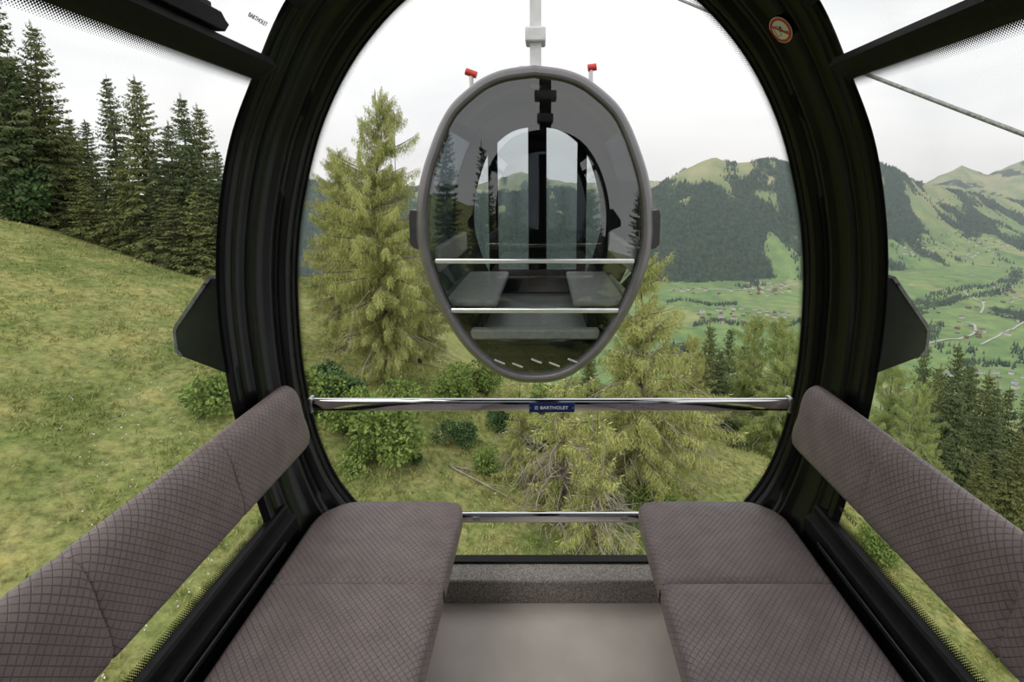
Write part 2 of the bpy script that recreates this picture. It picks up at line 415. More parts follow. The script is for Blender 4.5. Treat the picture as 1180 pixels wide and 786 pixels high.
# guide bumpers outside the hull
def bumper(side, label):
    r = empty('guide_bumper', (side*1.10, 1.70, 1.04)); tag(r, label, 'bumper')
    P = [(0.0,0.0),(0.158,0.065),(0.170,0.085),(0.170,0.155),(0.160,0.175),(0.035,0.335),(0.0,0.335)]
    mb = MB(); mb.prism([(side*p[0], 0, p[1]) for p in P], (0, 0.09, 0)); mb.build('bumper_body', M_BUMP, r, bevel=0.004)
    # worn edge strip following the outer outline
    E = [(0.158,0.062),(0.174,0.083),(0.174,0.157),(0.164,0.178),(0.037,0.341)]; I = [(0.150,0.070),(0.164,0.090),(0.164,0.153),(0.155,0.170),(0.030,0.331)]
    mb = MB(); mb.prism([(side*p[0], -0.004, p[1]) for p in E+I[::-1]], (0, 0.098, 0)); mb.build('edge_strip', M_BUMPE, r, sm=40)
    mb = MB(); mb.tube([(side*0.048,-0.008,0.315),(side*0.048,0.0,0.315)], 0.005, 8); mb.build('bolt', M_PRINT, r)
bumper(-1, 'charcoal guide bumper outside the hull on the meadow side')
bumper(1, 'charcoal guide bumper outside the hull on the valley side')

# ------------------------------------------------------------------ benches
def cushion(name, x0, x1, y0, y1, z0, z1, parent, rad=None, crown=0.012, corner=None):
    """rounded upholstered block, UV in metres over the top and down the sides"""
    nx, ny, e = 26, 22, 0.028
    v = []; uv = []; f = []
    def ed(t, n):  # parameter to border distances
        return t
    us = np.linspace(0, 1, nx+1); vs = np.linspace(0, 1, ny+1)
    # superellipse-style rounded top built as grid folded over the edges
    def fold(t, L, h):
        # arc-length coordinate t in [-h-..., L+h+...] -> (pos, drop)
        if t < 0:
            s = -t; q = math.pi*e/2
            if s < q: a = s/e; return e - e*math.sin(a), e - e*math.cos(a)
            return 0.0, e + (s-q)
        if t > L-2*e:
            s = t-(L-2*e); q = math.pi*e/2
            if s < q: a = s/e; return L-e+e*math.sin(a), e-e*math.cos(a)
            return L, e+(s-q)
        return e+t, 0.0
    LX, LY, Hh = x1-x0, y1-y0, z1-z0
    q = math.pi*e/2
    def coords(L):
        inner = list(np.linspace(0, L-2*e, 14)); side = [-(q+Hh-e), -q, -q*0.8, -q*0.6, -q*0.4, -q*0.2]
        return side + inner + [L-2*e - s for s in reversed(side)]
    TX, TY = coords(LX), coords(LY)
    for ty in TY:
        py, dy = fold(ty, LY, Hh)
        for tx in TX:
            px, dx = fold(tx, LX, Hh)
            dz = min(Hh, max(dx, dy) + 0.25*min(dx, dy))
            X = x0+px; Y = y0+py
            # round plan corners
            if corner:
                cx = min(px, LX-px); 
                for (cxx, cyy, R) in corner:
                    ax = (X-cxx) if cxx > (x0+x1)/2 else (cxx-X)
                    ay = (Y-cyy) if cyy > (y0+y1)/2 else (cyy-Y)
                    # cxx,cyy are circle centres
                    if ax > 0 and ay > 0:
                        m = max(ax, ay); l = math.hypot(ax, ay)
                        if l > 1e-6:
                            k = m/l
                            X = cxx + (X-cxx)*k; Y = cyy + (Y-cyy)*k
            c = crown*(1-((px/LX)*2-1)**4)*(1-((py/LY)*2-1)**6)
            v.append((X, Y, z1-dz+c-crown)); uv.append((x0+tx, y0+ty))
    n = len(TX)
    for j in range(len(TY)-1):
        for i in range(n-1):
            a = j*n+i; f.append((a, a+1, a+1+n, a+n))
    o = link(name, mesh_from(name, v, f, M_QUILT, uvs=uv, smooth=True), parent)
    return o
def bench(side, label):
    r = empty('bench', (side*0.62, 0.6, 0)); tag(r, label, 'bench', None)
    ys = [YB+0.42, 0.16, 0.60, 1.04, 1.48, 1.925]
    # back corner of the last cushion rounded
    x0, x1 = (0.345, 0.905)
    if side < 0: x0, x1 = -x1, -x0
    for i in range(len(ys)-1):
        cr_ = []
        if i == len(ys)-2:
            R1, R2 = 0.055, 0.15
            if side < 0: cr_ = [(x1-R1, ys[-1]-R1, R1), (x0+R2, ys[-1]-R2, R2)]
            else: cr_ = [(x0+R1, ys[-1]-R1, R1), (x1-R2, ys[-1]-R2, R2)]
        o = cushion('seat_cushion', x0, x1, ys[i]-0.009, ys[i+1]+0.009 if i < len(ys)-2 else ys[i+1], 0.370, 0.443, r, corner=cr_)
        o.location = (-r.location.x, -r.location.y, 0)
    # base carcass under the cushions
    mb = MB(); a, b = 0.46, 0.84
    mb.box(min(side*a, side*b), max(side*a, side*b), ys[0], 1.80, 0.0, 0.36)
    o = mb.build('seat_base', M_BLACKM, r, bevel=0.01); o.location = (-r.location.x, -r.location.y, 0)
    mb = MB(); a, b = 0.365, 0.89
    mb.box(min(side*a, side*b), max(side*a, side*b), ys[0], 1.80, 0.352, 0.372)
    o = mb.build('seat_board', M_BLACKM, r, bevel=0.004); o.location = (-r.location.x, -r.location.y, 0)
    return r
BENCH_L = bench(-1, 'taupe quilted leather bench with long backrest, left side under the meadow window')
BENCH_R = bench(1, 'taupe quilted leather bench with long backrest, right side under the valley window')

def backrest(side, bench_root):
    OFF = bench_root.location.copy()
    mb = MB(); mb.box(min(side*1.000, side*1.012), max(side*1.000, side*1.012), YB+0.40, 1.83, 0.73, 0.915)
    r = mb.build('backrest', M_BLACKM, bench_root, bevel=0.003); r.location = -OFF
    # cross-section (inward offset, z): padded, leaning outwards at the top
    sec = [(-0.035,0.708),(0.018,0.704),(0.040,0.714),(0.048,0.735),(0.046,0.775),(0.038,0.82),(0.026,0.88),(0.010,0.925),(-0.008,0.947),(-0.030,0.955),(-0.052,0.944),(-0.060,0.92),(-0.055,0.82),(-0.045,0.72)]
    P = [np.array(p) for p in catmull(sec+[sec[0]], 4)][:-1]
    n = len(P); PP = np.array(P); dd = np.r_[0, np.cumsum(np.hypot(*np.diff(np.r_[PP, PP[:1]], axis=0).T))]
    cen = np.array([-0.005, 0.83])
    ys = [YB+0.42, 0.27, 0.70, 1.13, 1.555, 1.875] if False else [YB+0.40, 0.05, 0.49, 0.93, 1.40, 1.85]
    for i in range(len(ys)-1):
        a, b = ys[i], ys[i+1]
        first = i == len(ys)-2
        st = []
        L = b-a
        for t in [0, 0.004, 0.012, 0.025] + list(np.linspace(0.05, L-0.05, 8)) + [L-0.025, L-0.012, L-0.004, L]: st.append(t)
        rows = []; uv = []; v = []
        for t in st:
            m = min(t, L-t); shr = 0.0
            if first and (L-t) < 0.04:
                k = (L-t)/0.04; shr = 0.042*(1-math.sqrt(max(0, 1-(1-k)**2)))
            elif m < 0.016: shr = 0.007*(1-m/0.016)**2
            for j, p in enumerate(P):
                d = cen-p; l = np.linalg.norm(d); q = p+d/l*min(shr, l*0.9)
                # seams lean: lower edge further forward in y
                yy = a+t
                v.append((side*(0.95-q[0]), yy, q[1])); uv.append((yy, dd[j]))
        f = []
        for s in range(len(st)-1):
            for j in range(n):
                A = s*n+j; B = s*n+(j+1) % n
                f.append((A, B, B+n, A+n) if side > 0 else (A, A+n, B+n, B))
        f.append(tuple(range(n))); f.append(tuple((len(st)-1)*n+j for j in range(n)))
        me = mesh_from('back_pad', v, f, M_QUILT, smooth=True)
        # loop UVs with unwrapped seam
        l = me.uv_layers.new(name='UVMap')
        for poly in me.polygons:
            js = [me.loops[k].vertex_index % n for k in poly.loop_indices]
            wrap = (0 in js) and (n-1 in js) and len(js) == 4
            for k in poly.loop_indices:
                vi = me.loops[k].vertex_index; w = dd[vi % n]
                if wrap and vi % n == 0: w = dd[-1]
                l.data[k].uv = (uv[vi][0], w)
        o = link('back_pad', me, r)
    # brackets to the wall
    for y in (1.78, 0.6):
        mb = MB(); mb.box(min(side*0.985, side*1.045), max(side*0.985, side*1.045), y-0.02, y+0.02, 0.78, 0.84)
        o = mb.build('bracket', M_STEEL, r, bevel=0.004)
backrest(-1, BENCH_L)
backrest(1, BENCH_R)

# ------------------------------------------------------------------ rails
def rail(z, y, hw, h, label, holes=False):
    r = empty('safety_rail', (0, y, z)); tag(r, label, 'rail')
    mb = MB(); pr = []
    for k in range(20):
        a = 2*math.pi*k/20; c, s = math.cos(a), math.sin(a)
        pr.append((-hw, 0.014*math.copysign(abs(c)**0.55, c), h/2*math.copysign(abs(s)**0.75, s)))
    mb.prism(pr, (2*hw, 0, 0)); o = mb.build('rail_bar', M_CHROME, r, sm=40)
    for sx in (-1, 1):
        mb = MB(); mb.box(sx*hw-0.008, sx*hw+0.008, -0.02, 0.02, -h/2-0.006, h/2+0.006); mb.build('end_bracket', M_STEEL, r, bevel=0.004)
        if holes:
            mb = MB(); mb.box(sx*0.30-0.014, sx*0.30+0.014, -0.0165, -0.010, -0.006, 0.010); mb.build('rail_clip', M_STEEL, r, bevel=0.002)
    return r
top_rail = rail(0.833, 1.93, 0.935, 0.050, 'upper chrome rail across the front window, with the blue nameplate')
rail(0.337, 1.95, 0.80, 0.044, 'lower chrome rail across the front window, between the two seats', True)

def text(s, size, loc, rot, m, name, parent=None, ext=0.0004, align='CENTER', bold=0.0, sx=1.0):
    cu = bpy.data.curves.new(name, 'FONT'); cu.body = s; cu.size = size; cu.extrude = ext; cu.offset = bold
    cu.align_x = align; cu.align_y = 'CENTER'; cu.resolution_u = 3
    tmp = bpy.data.objects.new('tmp', cu); COL.objects.link(tmp)
    dg = bpy.context.evaluated_depsgraph_get(); me = bpy.data.meshes.new_from_object(tmp.evaluated_get(dg))
    bpy.data.objects.remove(tmp)
    me.materials.clear(); me.materials.append(m); me.name = name
    o = link(name, me, parent, loc, rot); o.scale = (sx, 1, 1)
    return o
pl = empty('nameplate', (0.005, 1.912, 0.828)); tag(pl, 'small blue nameplate with white lettering fixed on the upper chrome rail', 'sign')
mb = MB(); mb.box(-0.088, 0.088, -0.0035, 0.002, -0.0185, 0.0185); mb.build('plate', M_BLUE, pl, bevel=0.0012)
text('BARTHOLET', 0.0175, (0.009, -0.0042, 0.0), (math.pi/2, 0, 0), M_WHITE, 'lettering', pl, bold=0.0005, sx=1.12)
mb = MB()
for a in ((-0.0085,0.0085,0.0065,0.0085), (-0.0085,0.0085,-0.0085,-0.0065), (-0.0085,-0.0065,-0.0085,0.0085), (0.0065,0.0085,-0.0085,0.0085), (-0.0055,0.0055,-0.001,0.001), (-0.001,0.001,-0.0055,0.0055)):
    mb.box(a[0]*0.8-0.060, a[1]*0.8-0.060, -0.0046, -0.0034, a[2]*0.8, a[3]*0.8)
mb.build('emblem', M_WHITE, pl)
for x in (-0.082, 0.082):
    mb = MB(); mb.tube([(x,-0.006,0),(x,-0.003,0)], 0.0032, 10); mb.build('screw', M_STEEL, pl)

# dark maker's marks printed on the panes
def mark(loc, side, lean, sz, label):
    o = text('BARTHOLET', sz, loc, (math.pi/2 - lean, 0, -side*math.pi/2), M_PRINT, 'glass_mark', bold=0.0002)
    o.rotation_euler = (math.radians(90)-lean, 0, math.radians(-90*side))
    tag(o, label, 'marking'); return o
mark((s_at(0.585)-0.006, 1.60, 0.585), 1, 0.15, 0.021, 'tiny dark maker print low on the right side pane')
mark((-s_at(2.135)+0.004, 1.545, 2.135), -1, -0.5, 0.017, 'tiny dark maker print in the corner of the upper left roof pane')

# no-littering sticker on the hoop
def hoop_point(frac_idx, f):
    L = LS*(1-f)+LO*f
    return L[frac_idx], YH+(YF-YH)*f**0.9
target = (902, 35)
best = None
def proj(p):
    r = Vector(p)-EYE; dep = r.y*math.cos(TH)-r.z*math.sin(TH); up = r.y*math.sin(TH)+r.z*math.cos(TH)
    return PX+F*r.x/dep, PY-F*up/dep
for j in range(NL):
    for f_ in np.linspace(0.32, 0.54, 40):
        L, y = hoop_point(j, f_); q = proj((L[0], y, L[1])); d = (q[0]-target[0])**2+(q[1]-target[1])**2
        if best is None or d < best[0]: best = (d, j, f_)
_, j, f_ = best
L, y = hoop_point(j, f_); L2, _y = hoop_point((j+3) % NL, f_); L3, y3 = hoop_point(j, f_+0.06)
c0 = Vector((L[0], y, L[1])); t1 = (Vector((L2[0], y, L2[1]))-c0).normalized(); t2 = (Vector((L3[0], y3, L3[1]))-c0).normalized()
nn = t1.cross(t2).normalized()
if nn.dot(EYE-c0) < 0: nn = -nn
upv = (Vector((0,0,1)) - nn*nn.z).normalized(); rt = upv.cross(nn).normalized()
SM = Matrix(((rt.x, upv.x, nn.x, 0), (rt.y, upv.y, nn.y, 0), (rt.z, upv.z, nn.z, 0), (0,0,0,1)))
stk = empty('sticker', c0 + nn*0.006); stk.rotation_euler = SM.to_euler()
tag(stk, 'round red and white no-littering sticker on the black hoop, upper right', 'sticker')
def ring(r0, r1, z0, z1, m, name, n=40):
    v = []; f = []
    for k in range(n):
        a = 2*math.pi*k/n; c, s = math.cos(a), math.sin(a)
        v += [(r0*c, r0*s, z0), (r1*c, r1*s, z0), (r1*c, r1*s, z1), (r0*c, r0*s, z1)]
    for k in range(n):
        a = 4*k; b = 4*((k+1) % n)
        for i in range(4): f.append((a+i, a+(i+1) % 4, b+(i+1) % 4, b+i))
    return link(name, mesh_from(name, v, f, m), stk)
mb = MB(); mb.tube([(0,0,-0.001),(0,0,0.0008)], 0.046, 40); mb.build('disc', M_WHITE, stk)
ring(0.034, 0.0435, 0.0008, 0.0014, M_RED, 'red_ring')
mb = MB(); mb.box(-0.038,0.038,-0.0035,0.0035,0.0014,0.0019, Matrix.Rotation(math.radians(-40), 4, 'Z')); mb.build('red_bar', M_RED, stk)
mb = MB()
for a in ((-0.026,-0.004,0.016,0.018),(-0.026,-0.004,-0.018,-0.016),(-0.026,-0.024,-0.018,0.018),(-0.006,-0.004,-0.018,-0.008),(-0.006,-0.004,0.010,0.018),(-0.006,0.010,-0.006,0.001),(0.008,0.018,-0.011,-0.007),(0.020,0.026,-0.016,-0.010)):
    mb.box(a[0], a[1], a[2], a[3], 0.0008, 0.0012)
mb.tube([(0.004,0.008,0.0008),(0.004,0.008,0.0013)], 0.005, 12)
mb.build('pictogram', M_PRINT, stk)

# ------------------------------------------------------------------ the cabin ahead
M_HULL = noisy(mat('grey_hull', (0.16,0.155,0.16), 0.28, spec=0.5), (0.095,0.088,0.094), (0.12,0.112,0.12), 5)
M_HULLD = noisy(mat('dark_hull', (0.03,0.03,0.032), 0.35, spec=0.4), (0.025,0.025,0.027), (0.04,0.04,0.042), 5)
M_ALU = noisy(mat('satin_aluminium', (0.72,0.73,0.74), 0.25, metal=0.7), (0.68,0.69,0.70), (0.78,0.79,0.80), 12)
M_WGREY = noisy(mat('pale_grey_paint', (0.62,0.62,0.64), 0.4), (0.58,0.58,0.60), (0.68,0.68,0.70), 10)
M_CLOTH = noisy(mat('grey_beige_seat', (0.20,0.18,0.165), 0.6), (0.36,0.33,0.30), (0.44,0.41,0.375), 20)
M_CFLOOR = noisy(mat('pale_cabin_floor', (0.30,0.29,0.27), 0.5), (0.26,0.25,0.235), (0.33,0.32,0.30), 8)
YA = 4.6
apx = [(70,0),(74,32),(82,56),(95,76),(115,98),(135,111),(160,122),(200,135),(240,141),(285,140),(330,127),(370,108),(410,80),(436,48),(446,22),(448,0)]
A_TAB = []
for v_, w_ in apx:
    p = at_y(616, v_, YA); q = at_y(616+w_, v_, YA); A_TAB.append((p.z, q.x-p.x))
A_TAB = A_TAB[::-1]
AX = at_y(616, 250, YA).x
ZC = 1.30
LA = loop_from(A_TAB, NL)
def scaled(L, d):
    c = np.array([0, ZC]); r = L-c; l = np.linalg.norm(r, axis=1)[:,None]; return c + r*(l-d)/l
gon = empty('gondola_cabin', (AX, YA, -0.2)); tag(gon, 'oval grey gondola cabin hanging directly ahead, filling the middle of the front window', 'cable car')
def gb(o): o.location = (0, -YA, 0.2); return o
def g_loft(specs, m, name, sm=50, rev=False):
    rows = [[(p[0], y, p[1]) for p in scaled(LA, d)] for d, y in specs]
    v, f = loft(rows)
    if rev: f = [tuple(reversed(q)) for q in f]
    o = link(name, mesh_from(name, v, f, m), gon); autosmooth(o, sm); return gb(o)
g_loft([(0.115,YA+0.03),(0.108,YA+0.005),(0.090,YA),(0.055,YA+0.03),(0.02,YA+0.09),(0.0,YA+0.16),(0.0,YA+0.30),(0.02,YA+0.31)], M_HULL, 'front_rim')
g_loft([(0.145,YA+0.075),(0.125,YA+0.05),(0.112,YA+0.03)], M_HULLD, 'rim_seal')
L2_ = 2.1
# hull aft of the rim: lower shell and roof opaque, side windows tinted
def g_strip(z0, z1, m, name, sides=(-1, 1), y0=YA+0.30, y1=YA+L2_, d=0.02):
    LL = scaled(LA, d); v = []; f = []
    for side in sides:
        pts = [p for p in LL if (p[0]*side >= -1e-9) and z0 <= p[1] <= z1]
        pts = sorted(pts, key=lambda p: p[1])
        n0 = len(v)
        for p in pts: v += [(p[0], y0, p[1]), (p[0], y1, p[1])]
        for i in range(len(pts)-1): f.append((n0+2*i, n0+2*i+1, n0+2*i+3, n0+2*i+2))
    o = link(name, mesh_from(name, v, f, m, smooth=True), gon); return gb(o)
o = g_strip(-1, 0.60, M_HULLD, 'lower_hull'); modif(o, 'SOLIDIFY', thickness=0.03, offset=-1)
o = g_strip(2.18, 4, M_HULLD, 'roof_hull'); modif(o, 'SOLIDIFY', thickness=0.03, offset=-1)
g_strip(0.55, 2.32, M_TINT2, 'side_glass', (-1,), d=0.03); g_strip(0.55, 2.32, M_TINT2, 'side_glass', (1,), d=0.03)
# aft ring with its opening
rows = [[(p[0], YA+L2_-0.12, p[1]) for p in scaled(LA, 0.02)], [(p[0], YA+L2_, p[1]) for p in scaled(LA, 0.03)],
        [(p[0], YA+L2_+0.02, p[1]) for p in scaled(LA, 0.12)], [(p[0], YA+L2_+0.02, p[1]-0.03) for p in scaled(LA, 0.27)], [(p[0], YA+L2_-0.04, p[1]-0.03) for p in scaled(LA, 0.28)]]
v, f = loft(rows); o = link('rear_ring', mesh_from('rear_ring', v, f, M_HULLD), gon); autosmooth(o, 50); gb(o)
# curved front glass
def bulge(x, z, k): return YA+0.055-0.02*(1-k*k)
LG = scaled(LA, 0.12)
v = []; f = []
rg = 16
for i in range(rg+1):
    k = 1-i/rg
    for p in LG: v.append((p[0]*k, bulge(0,0,k), ZC+(p[1]-ZC)*k))
for i in range(rg):
    for j in range(NL):
        a = i*NL+j; b = i*NL+(j+1) % NL; f.append((a, a+NL, b+NL, b))
o = link('front_glass', mesh_from('front_glass', v, f, M_TINT, smooth=True), gon); gb(o)
# door leaves at the far end: posts and panes
mb = MB(); yd = YA+L2_-0.03
mb.box(-0.115, 0.115, yd-0.04, yd+0.02, 0.4, 2.45)
o = mb.build('door_stile', M_BLACKM, gon, bevel=0.01); gb(o)
for s in (-1, 1):
    mb = MB(); mb.box(s*0.56-0.06, s*0.56+0.06, yd-0.03, yd+0.02, 0.4, 2.25); gb(mb.build('door_post', M_BLACKM, gon, bevel=0.01))
mb = MB(); mb.box(-0.62, 0.62, yd-0.02, yd+0.015, 0.30, 0.62); gb(mb.build('door_panel', M_HULLD, gon))
# interior
mb = MB(); mb.box(-0.62, 0.62, YA+0.20, YA+L2_-0.1, 0.27, 0.31); gb(mb.build('cabin_floor', M_CFLOOR, gon))
for s in (-1, 1):
    mb = MB(); mb.box(min(s*0.36, s*0.86), max(s*0.36, s*0.86), YA+0.22, YA+L2_-0.2, 0.54, 0.62); gb(mb.build('seat', M_CLOTH, gon, bevel=0.03))
    mb = MB(); mb.box(min(s*0.50, s*0.72), max(s*0.50, s*0.72), YA+0.25, YA+L2_-0.2, 0.31, 0.54); gb(mb.build('seat_support', M_BLACKM, gon))
    mb = MB(); mb.box(min(s*0.88, s*0.95), max(s*0.88, s*0.95), YA+0.22, YA+L2_-0.2, 0.88, 1.12); gb(mb.build('seat_back', M_CLOTH, gon, bevel=0.025))
# two bars behind the front glass
for z, hw in ((at_y(616,301,YA+0.05).z, 0.90), (at_y(616,358,YA+0.05).z, 0.77)):
    mb = MB(); mb.box(-hw, hw, YA+0.035, YA+0.075, z-0.022, z+0.022); gb(mb.build('window_bar', M_ALU, gon, bevel=0.012))
# sill ledge, dark slot and five vent slots at the bottom of the front end
mb = MB(); mb.box(-0.60, 0.60, YA+0.09, YA+0.20, 0.26, 0.36); gb(mb.build('sill_ledge', M_CLOTH, gon, bevel=0.02))
mb = MB(); mb.box(-0.44, 0.44, YA+0.065, YA+0.10, 0.10, 0.25); gb(mb.build('dark_recess', M_BLACKM, gon, bevel=0.05))
for k in range(5):
    u, w = ((575, 420), (596, 424), (618, 419), (639, 423), (661, 419))[k]
    p = at_y(u, w, YA-0.03)
    mb = MB(); mb.box(-0.052, 0.052, -0.004, 0.004, -0.008, 0.008, Matrix.Rotation(math.radians(22), 4, 'Y'))
    o = mb.build('vent_slot', M_ALU, gon, bevel=0.002)
    ko = (w-419)*0.0
    o.location = (p.x-AX, bulge(0,0,min(1,math.hypot((p.x-AX)/0.9,(p.z-ZC)/1.4)))-0.012-YA, p.z+0.2)
# guide bumpers
for s in (-1, 1):
    mb = MB(); mb.prism([(s*1.02,YA+0.10,1.10),(s*1.10,YA+0.10,1.12),(s*1.135,YA+0.10,1.16),(s*1.135,YA+0.10,1.42),(s*1.12,YA+0.10,1.47),(s*1.02,YA+0.10,1.46)], (0,0.10,0)); gb(mb.build('side_bumper', M_HULLD, gon, bevel=0.008))
# hanger arm, clamp box and red levers
mb = MB(); mb.box(-0.055, 0.055, YA+0.75, YA+0.90, 2.66, 4.6); gb(mb.build('hanger_arm', M_WGREY, gon, bevel=0.012))
mb = MB(); mb.box(-0.10, 0.10, YA+0.70, YA+0.95, 3.06, 3.20); gb(mb.build('hanger_clamp', M_WGREY, gon, bevel=0.02))
mb = MB(); mb.box(-0.16, 0.06, YA+0.74, YA+0.80, 2.82, 2.84); gb(mb.build('hanger_cable', M_WGREY, gon))
mb = MB(); mb.tube([(-0.04,YA+0.6,4.55),(-0.04,YA+1.1,4.6)], 0.10, 14); gb(mb.build('rope_grip', M_WGREY, gon, sm=40))
for (u, w, dx) in ((543, 88, -1), (681, 81, 1)):
    p = at_y(u, w, YA+0.5)
    mb = MB(); mb.tube([(0,0,-0.16),(0,0,0.0)], 0.02, 8); o = mb.build('lever_post', M_WGREY, gon); o.location = (p.x-AX, 0.5, p.z+0.2)
    mb = MB(); mb.tube([(-0.05,0,0.045),(0.05,0,0.01)] if dx < 0 else [(-0.03,0,0.02),(0.05,0,0.03)], 0.032, 10); o = mb.build('red_lever', M_RED, gon, sm=40); o.location = (p.x-AX, 0.5, p.z+0.2)

# our own hanger arm above the roof: seen only as a reflection in the glass of the cabin ahead
ha = empty('hanger_arm', (0.02, 0.55, 2.6)); tag(ha, 'dark hanger arm above our own roof, mirrored in the glass of the cabin ahead', 'hanger')
mb = MB(); mb.box(-0.10, 0.10, -0.10, 0.10, -0.03, 2.9); mb.build('arm', M_BLACKM, ha, bevel=0.01)
for z, w in ((0.75, 0.20), (0.35, 0.14)):
    mb = MB(); mb.box(-w, w, -0.14, 0.14, z-0.08, z+0.08); mb.build('clamp', M_HULL, ha, bevel=0.02)
mb = MB(); mb.box(-0.45, 0.30, -0.2, 0.2, 2.75, 2.95); mb.build('grip_housing', M_BLACKM, ha, bevel=0.04)

# ------------------------------------------------------------------ haul rope on the valley side
p0 = at_y(775, -4, 12.5); p1 = at_y(1180, 155, 6.5); d = p1-p0
mb = MB(); pts = []
for k in range(-8, 17):
    t = k/8; q = p0+d*t; q.z -= 0.10*t*(1-t) if 0 <= t <= 1 else 0; pts.append(q)
mb.tube(pts, 0.030, 10)
M_ROPE = noisy(mat('galvanised_wire_rope', (0.25,0.26,0.25), 0.5, metal=0.3), (0.16,0.17,0.165), (0.36,0.37,0.36), 20, bump=0.4, bscale=60)
o = mb.build('haul_rope', M_ROPE, sm=60); tag(o, 'grey steel haul rope slanting across the sky at upper right', 'cable')
g = at_y(980, 76, 9.2)

# ------------------------------------------------------------------ near hillside
def fbm(x, y, s, o=4, sd=0.0):
    return noise.fractal(Vector((x*s, y*s, sd)), 1.0, 2.0, o)
CREST = 38.0
def ground(x, y):
    xx = x
    if x < -45: xx = -45 + (x+45)*0.35
    z = 1.675 - 14.0 - 0.3*xx
    c = CREST + 2.0*fbm(x, 0, 0.05, 2, 3.1)
    d = y - c
    k = 0.30 + 0.5*min(1, max(0, (x+20)/45))
    s = 6.0
    drop = 0.5*(d + math.sqrt(d*d+s*s)) * k
    z -= drop - 0.5*(-38+math.sqrt(38*38+s*s))*k
    z += 0.55*fbm(x, y, 0.06, 3, 1.7) + 0.10*fbm(x, y, 0.45, 3, 5.2)
    return z
gx = np.concatenate([np.arange(-260, -50, 4.0), np.arange(-50, 60, 0.6), np.arange(60, 200, 4.0)])
gy = np.concatenate([np.arange(-160, 4, 3.0), np.arange(4, 50, 0.6), np.arange(50, 120, 2.0), np.arange(120, 330, 10.0)])
v = [(x, y, ground(x, y)) for y in gy for x in gx]; nx = len(gx)
f = [(j*nx+i, j*nx+i+1, (j+1)*nx+i+1, (j+1)*nx+i) for j in range(len(gy)-1) for i in range(nx-1)]
def grass_mat():
    m = mat('meadow_grass', (0.2,0.22,0.05), 0.9, spec=0.15); t = m.node_tree; b = t.nodes['Principled BSDF']
    tcn = N(t, 'ShaderNodeTexCoord')
    def nz(scale, det, rough=0.6):
        n = N(t, 'ShaderNodeTexNoise'); n.inputs['Scale'].default_value = scale; n.inputs['Detail'].default_value = det; n.inputs['Roughness'].default_value = rough
        t.links.new(tcn.outputs['Object'], n.inputs['Vector']); return n.outputs['Fac']
    def ramp(fac, stops):
        r = N(t, 'ShaderNodeValToRGB'); e = r.color_ramp.elements
        e[0].position, e[0].color = stops[0][0], (*stops[0][1], 1); e[1].position, e[1].color = stops[-1][0], (*stops[-1][1], 1)
        for p, c in stops[1:-1]: q = e.new(p); q.color = (*c, 1)
        t.links.new(fac, r.inputs['Fac']); return r.outputs[0]
    def mix(fac, a, b_, mode='MIX'):
        n = N(t, 'ShaderNodeMix', data_type='RGBA', blend_type=mode)
        for i, x in ((0, fac), (6, a), (7, b_)):
            if isinstance(x, (int, float)): n.inputs[i].default_value = x
            elif isinstance(x, tuple): n.inputs[i].default_value = (*x, 1)
            else: t.links.new(x, n.inputs[i])
        return n.outputs[2]
    base = ramp(nz(0.10, 5), [(0.35, (0.185,0.232,0.070)), (0.5, (0.33,0.330,0.128)), (0.65, (0.265,0.312,0.100))])
    fine = ramp(nz(2.6, 8, 0.75), [(0.34, (0.42,0.46,0.34)), (0.52, (1.0,1.0,1.0)), (0.68, (1.42,1.34,1.25))])
    c = mix(1.0, base, fine, 'MULTIPLY')
    med = ramp(nz(0.55, 5, 0.65), [(0.36, (0.72,0.85,0.7)), (0.52, (1,1,1)), (0.66, (1.25,1.12,1.1))])
    c = mix(1.0, c, med, 'MULTIPLY')
    dirt = ramp(nz(0.9, 6, 0.7), [(0.66, (0,0,0)), (0.73, (1,1,1))])
    c = mix(dirt, c, (0.30,0.23,0.17))
    t.links.new(c, b.inputs['Base Color'])
    bp = N(t, 'ShaderNodeBump'); bp.inputs['Strength'].default_value = 0.8; bp.inputs['Distance'].default_value = 0.25
    t.links.new(nz(3.0, 6, 0.7), bp.inputs['Height']); t.links.new(bp.outputs[0], b.inputs['Normal'])
    return m
o = link('hillside', mesh_from('hillside', v, f, grass_mat(), smooth=True)); tag(o, kind='structure')

# ------------------------------------------------------------------ foliage materials
def leaf_mat(name, c1, c2, scale=1.2, transl=0.25):
    m = mat(name, c1, 0.75, spec=0.15); noisy(m, c1, c2, scale, detail=4, lo=0.3, hi=0.7)
    return m
M_SPR = leaf_mat('spruce_needles', (0.066,0.098,0.042), (0.170,0.200,0.085), 0.6)
M_SPR2 = leaf_mat('spruce_needles_olive', (0.098,0.124,0.044), (0.235,0.245,0.092), 0.6)
M_LAR = leaf_mat('larch_needles', (0.27,0.30,0.090), (0.54,0.55,0.210), 0.8)
M_LAR2 = leaf_mat('pale_larch_needles', (0.22,0.29,0.090), (0.42,0.47,0.17), 0.8)
M_BUSH = leaf_mat('broad_leaves', (0.13,0.20,0.05), (0.28,0.36,0.10), 1.5)
M_BUSHD = leaf_mat('dark_broad_leaves', (0.05,0.10,0.04), (0.12,0.19,0.07), 1.5)
M_BARK = noisy(mat('conifer_bark', (0.12,0.09,0.07), 0.9), (0.08,0.06,0.045), (0.20,0.16,0.13), 6, bump=0.5, bscale=12)
M_DEAD = noisy(mat('bare_grey_twigs', (0.34,0.29,0.24), 0.9), (0.24,0.20,0.17), (0.42,0.37,0.32), 3)
M_TUFT = leaf_mat('grass_tufts', (0.22,0.26,0.080), (0.42,0.41,0.165), 0.4)

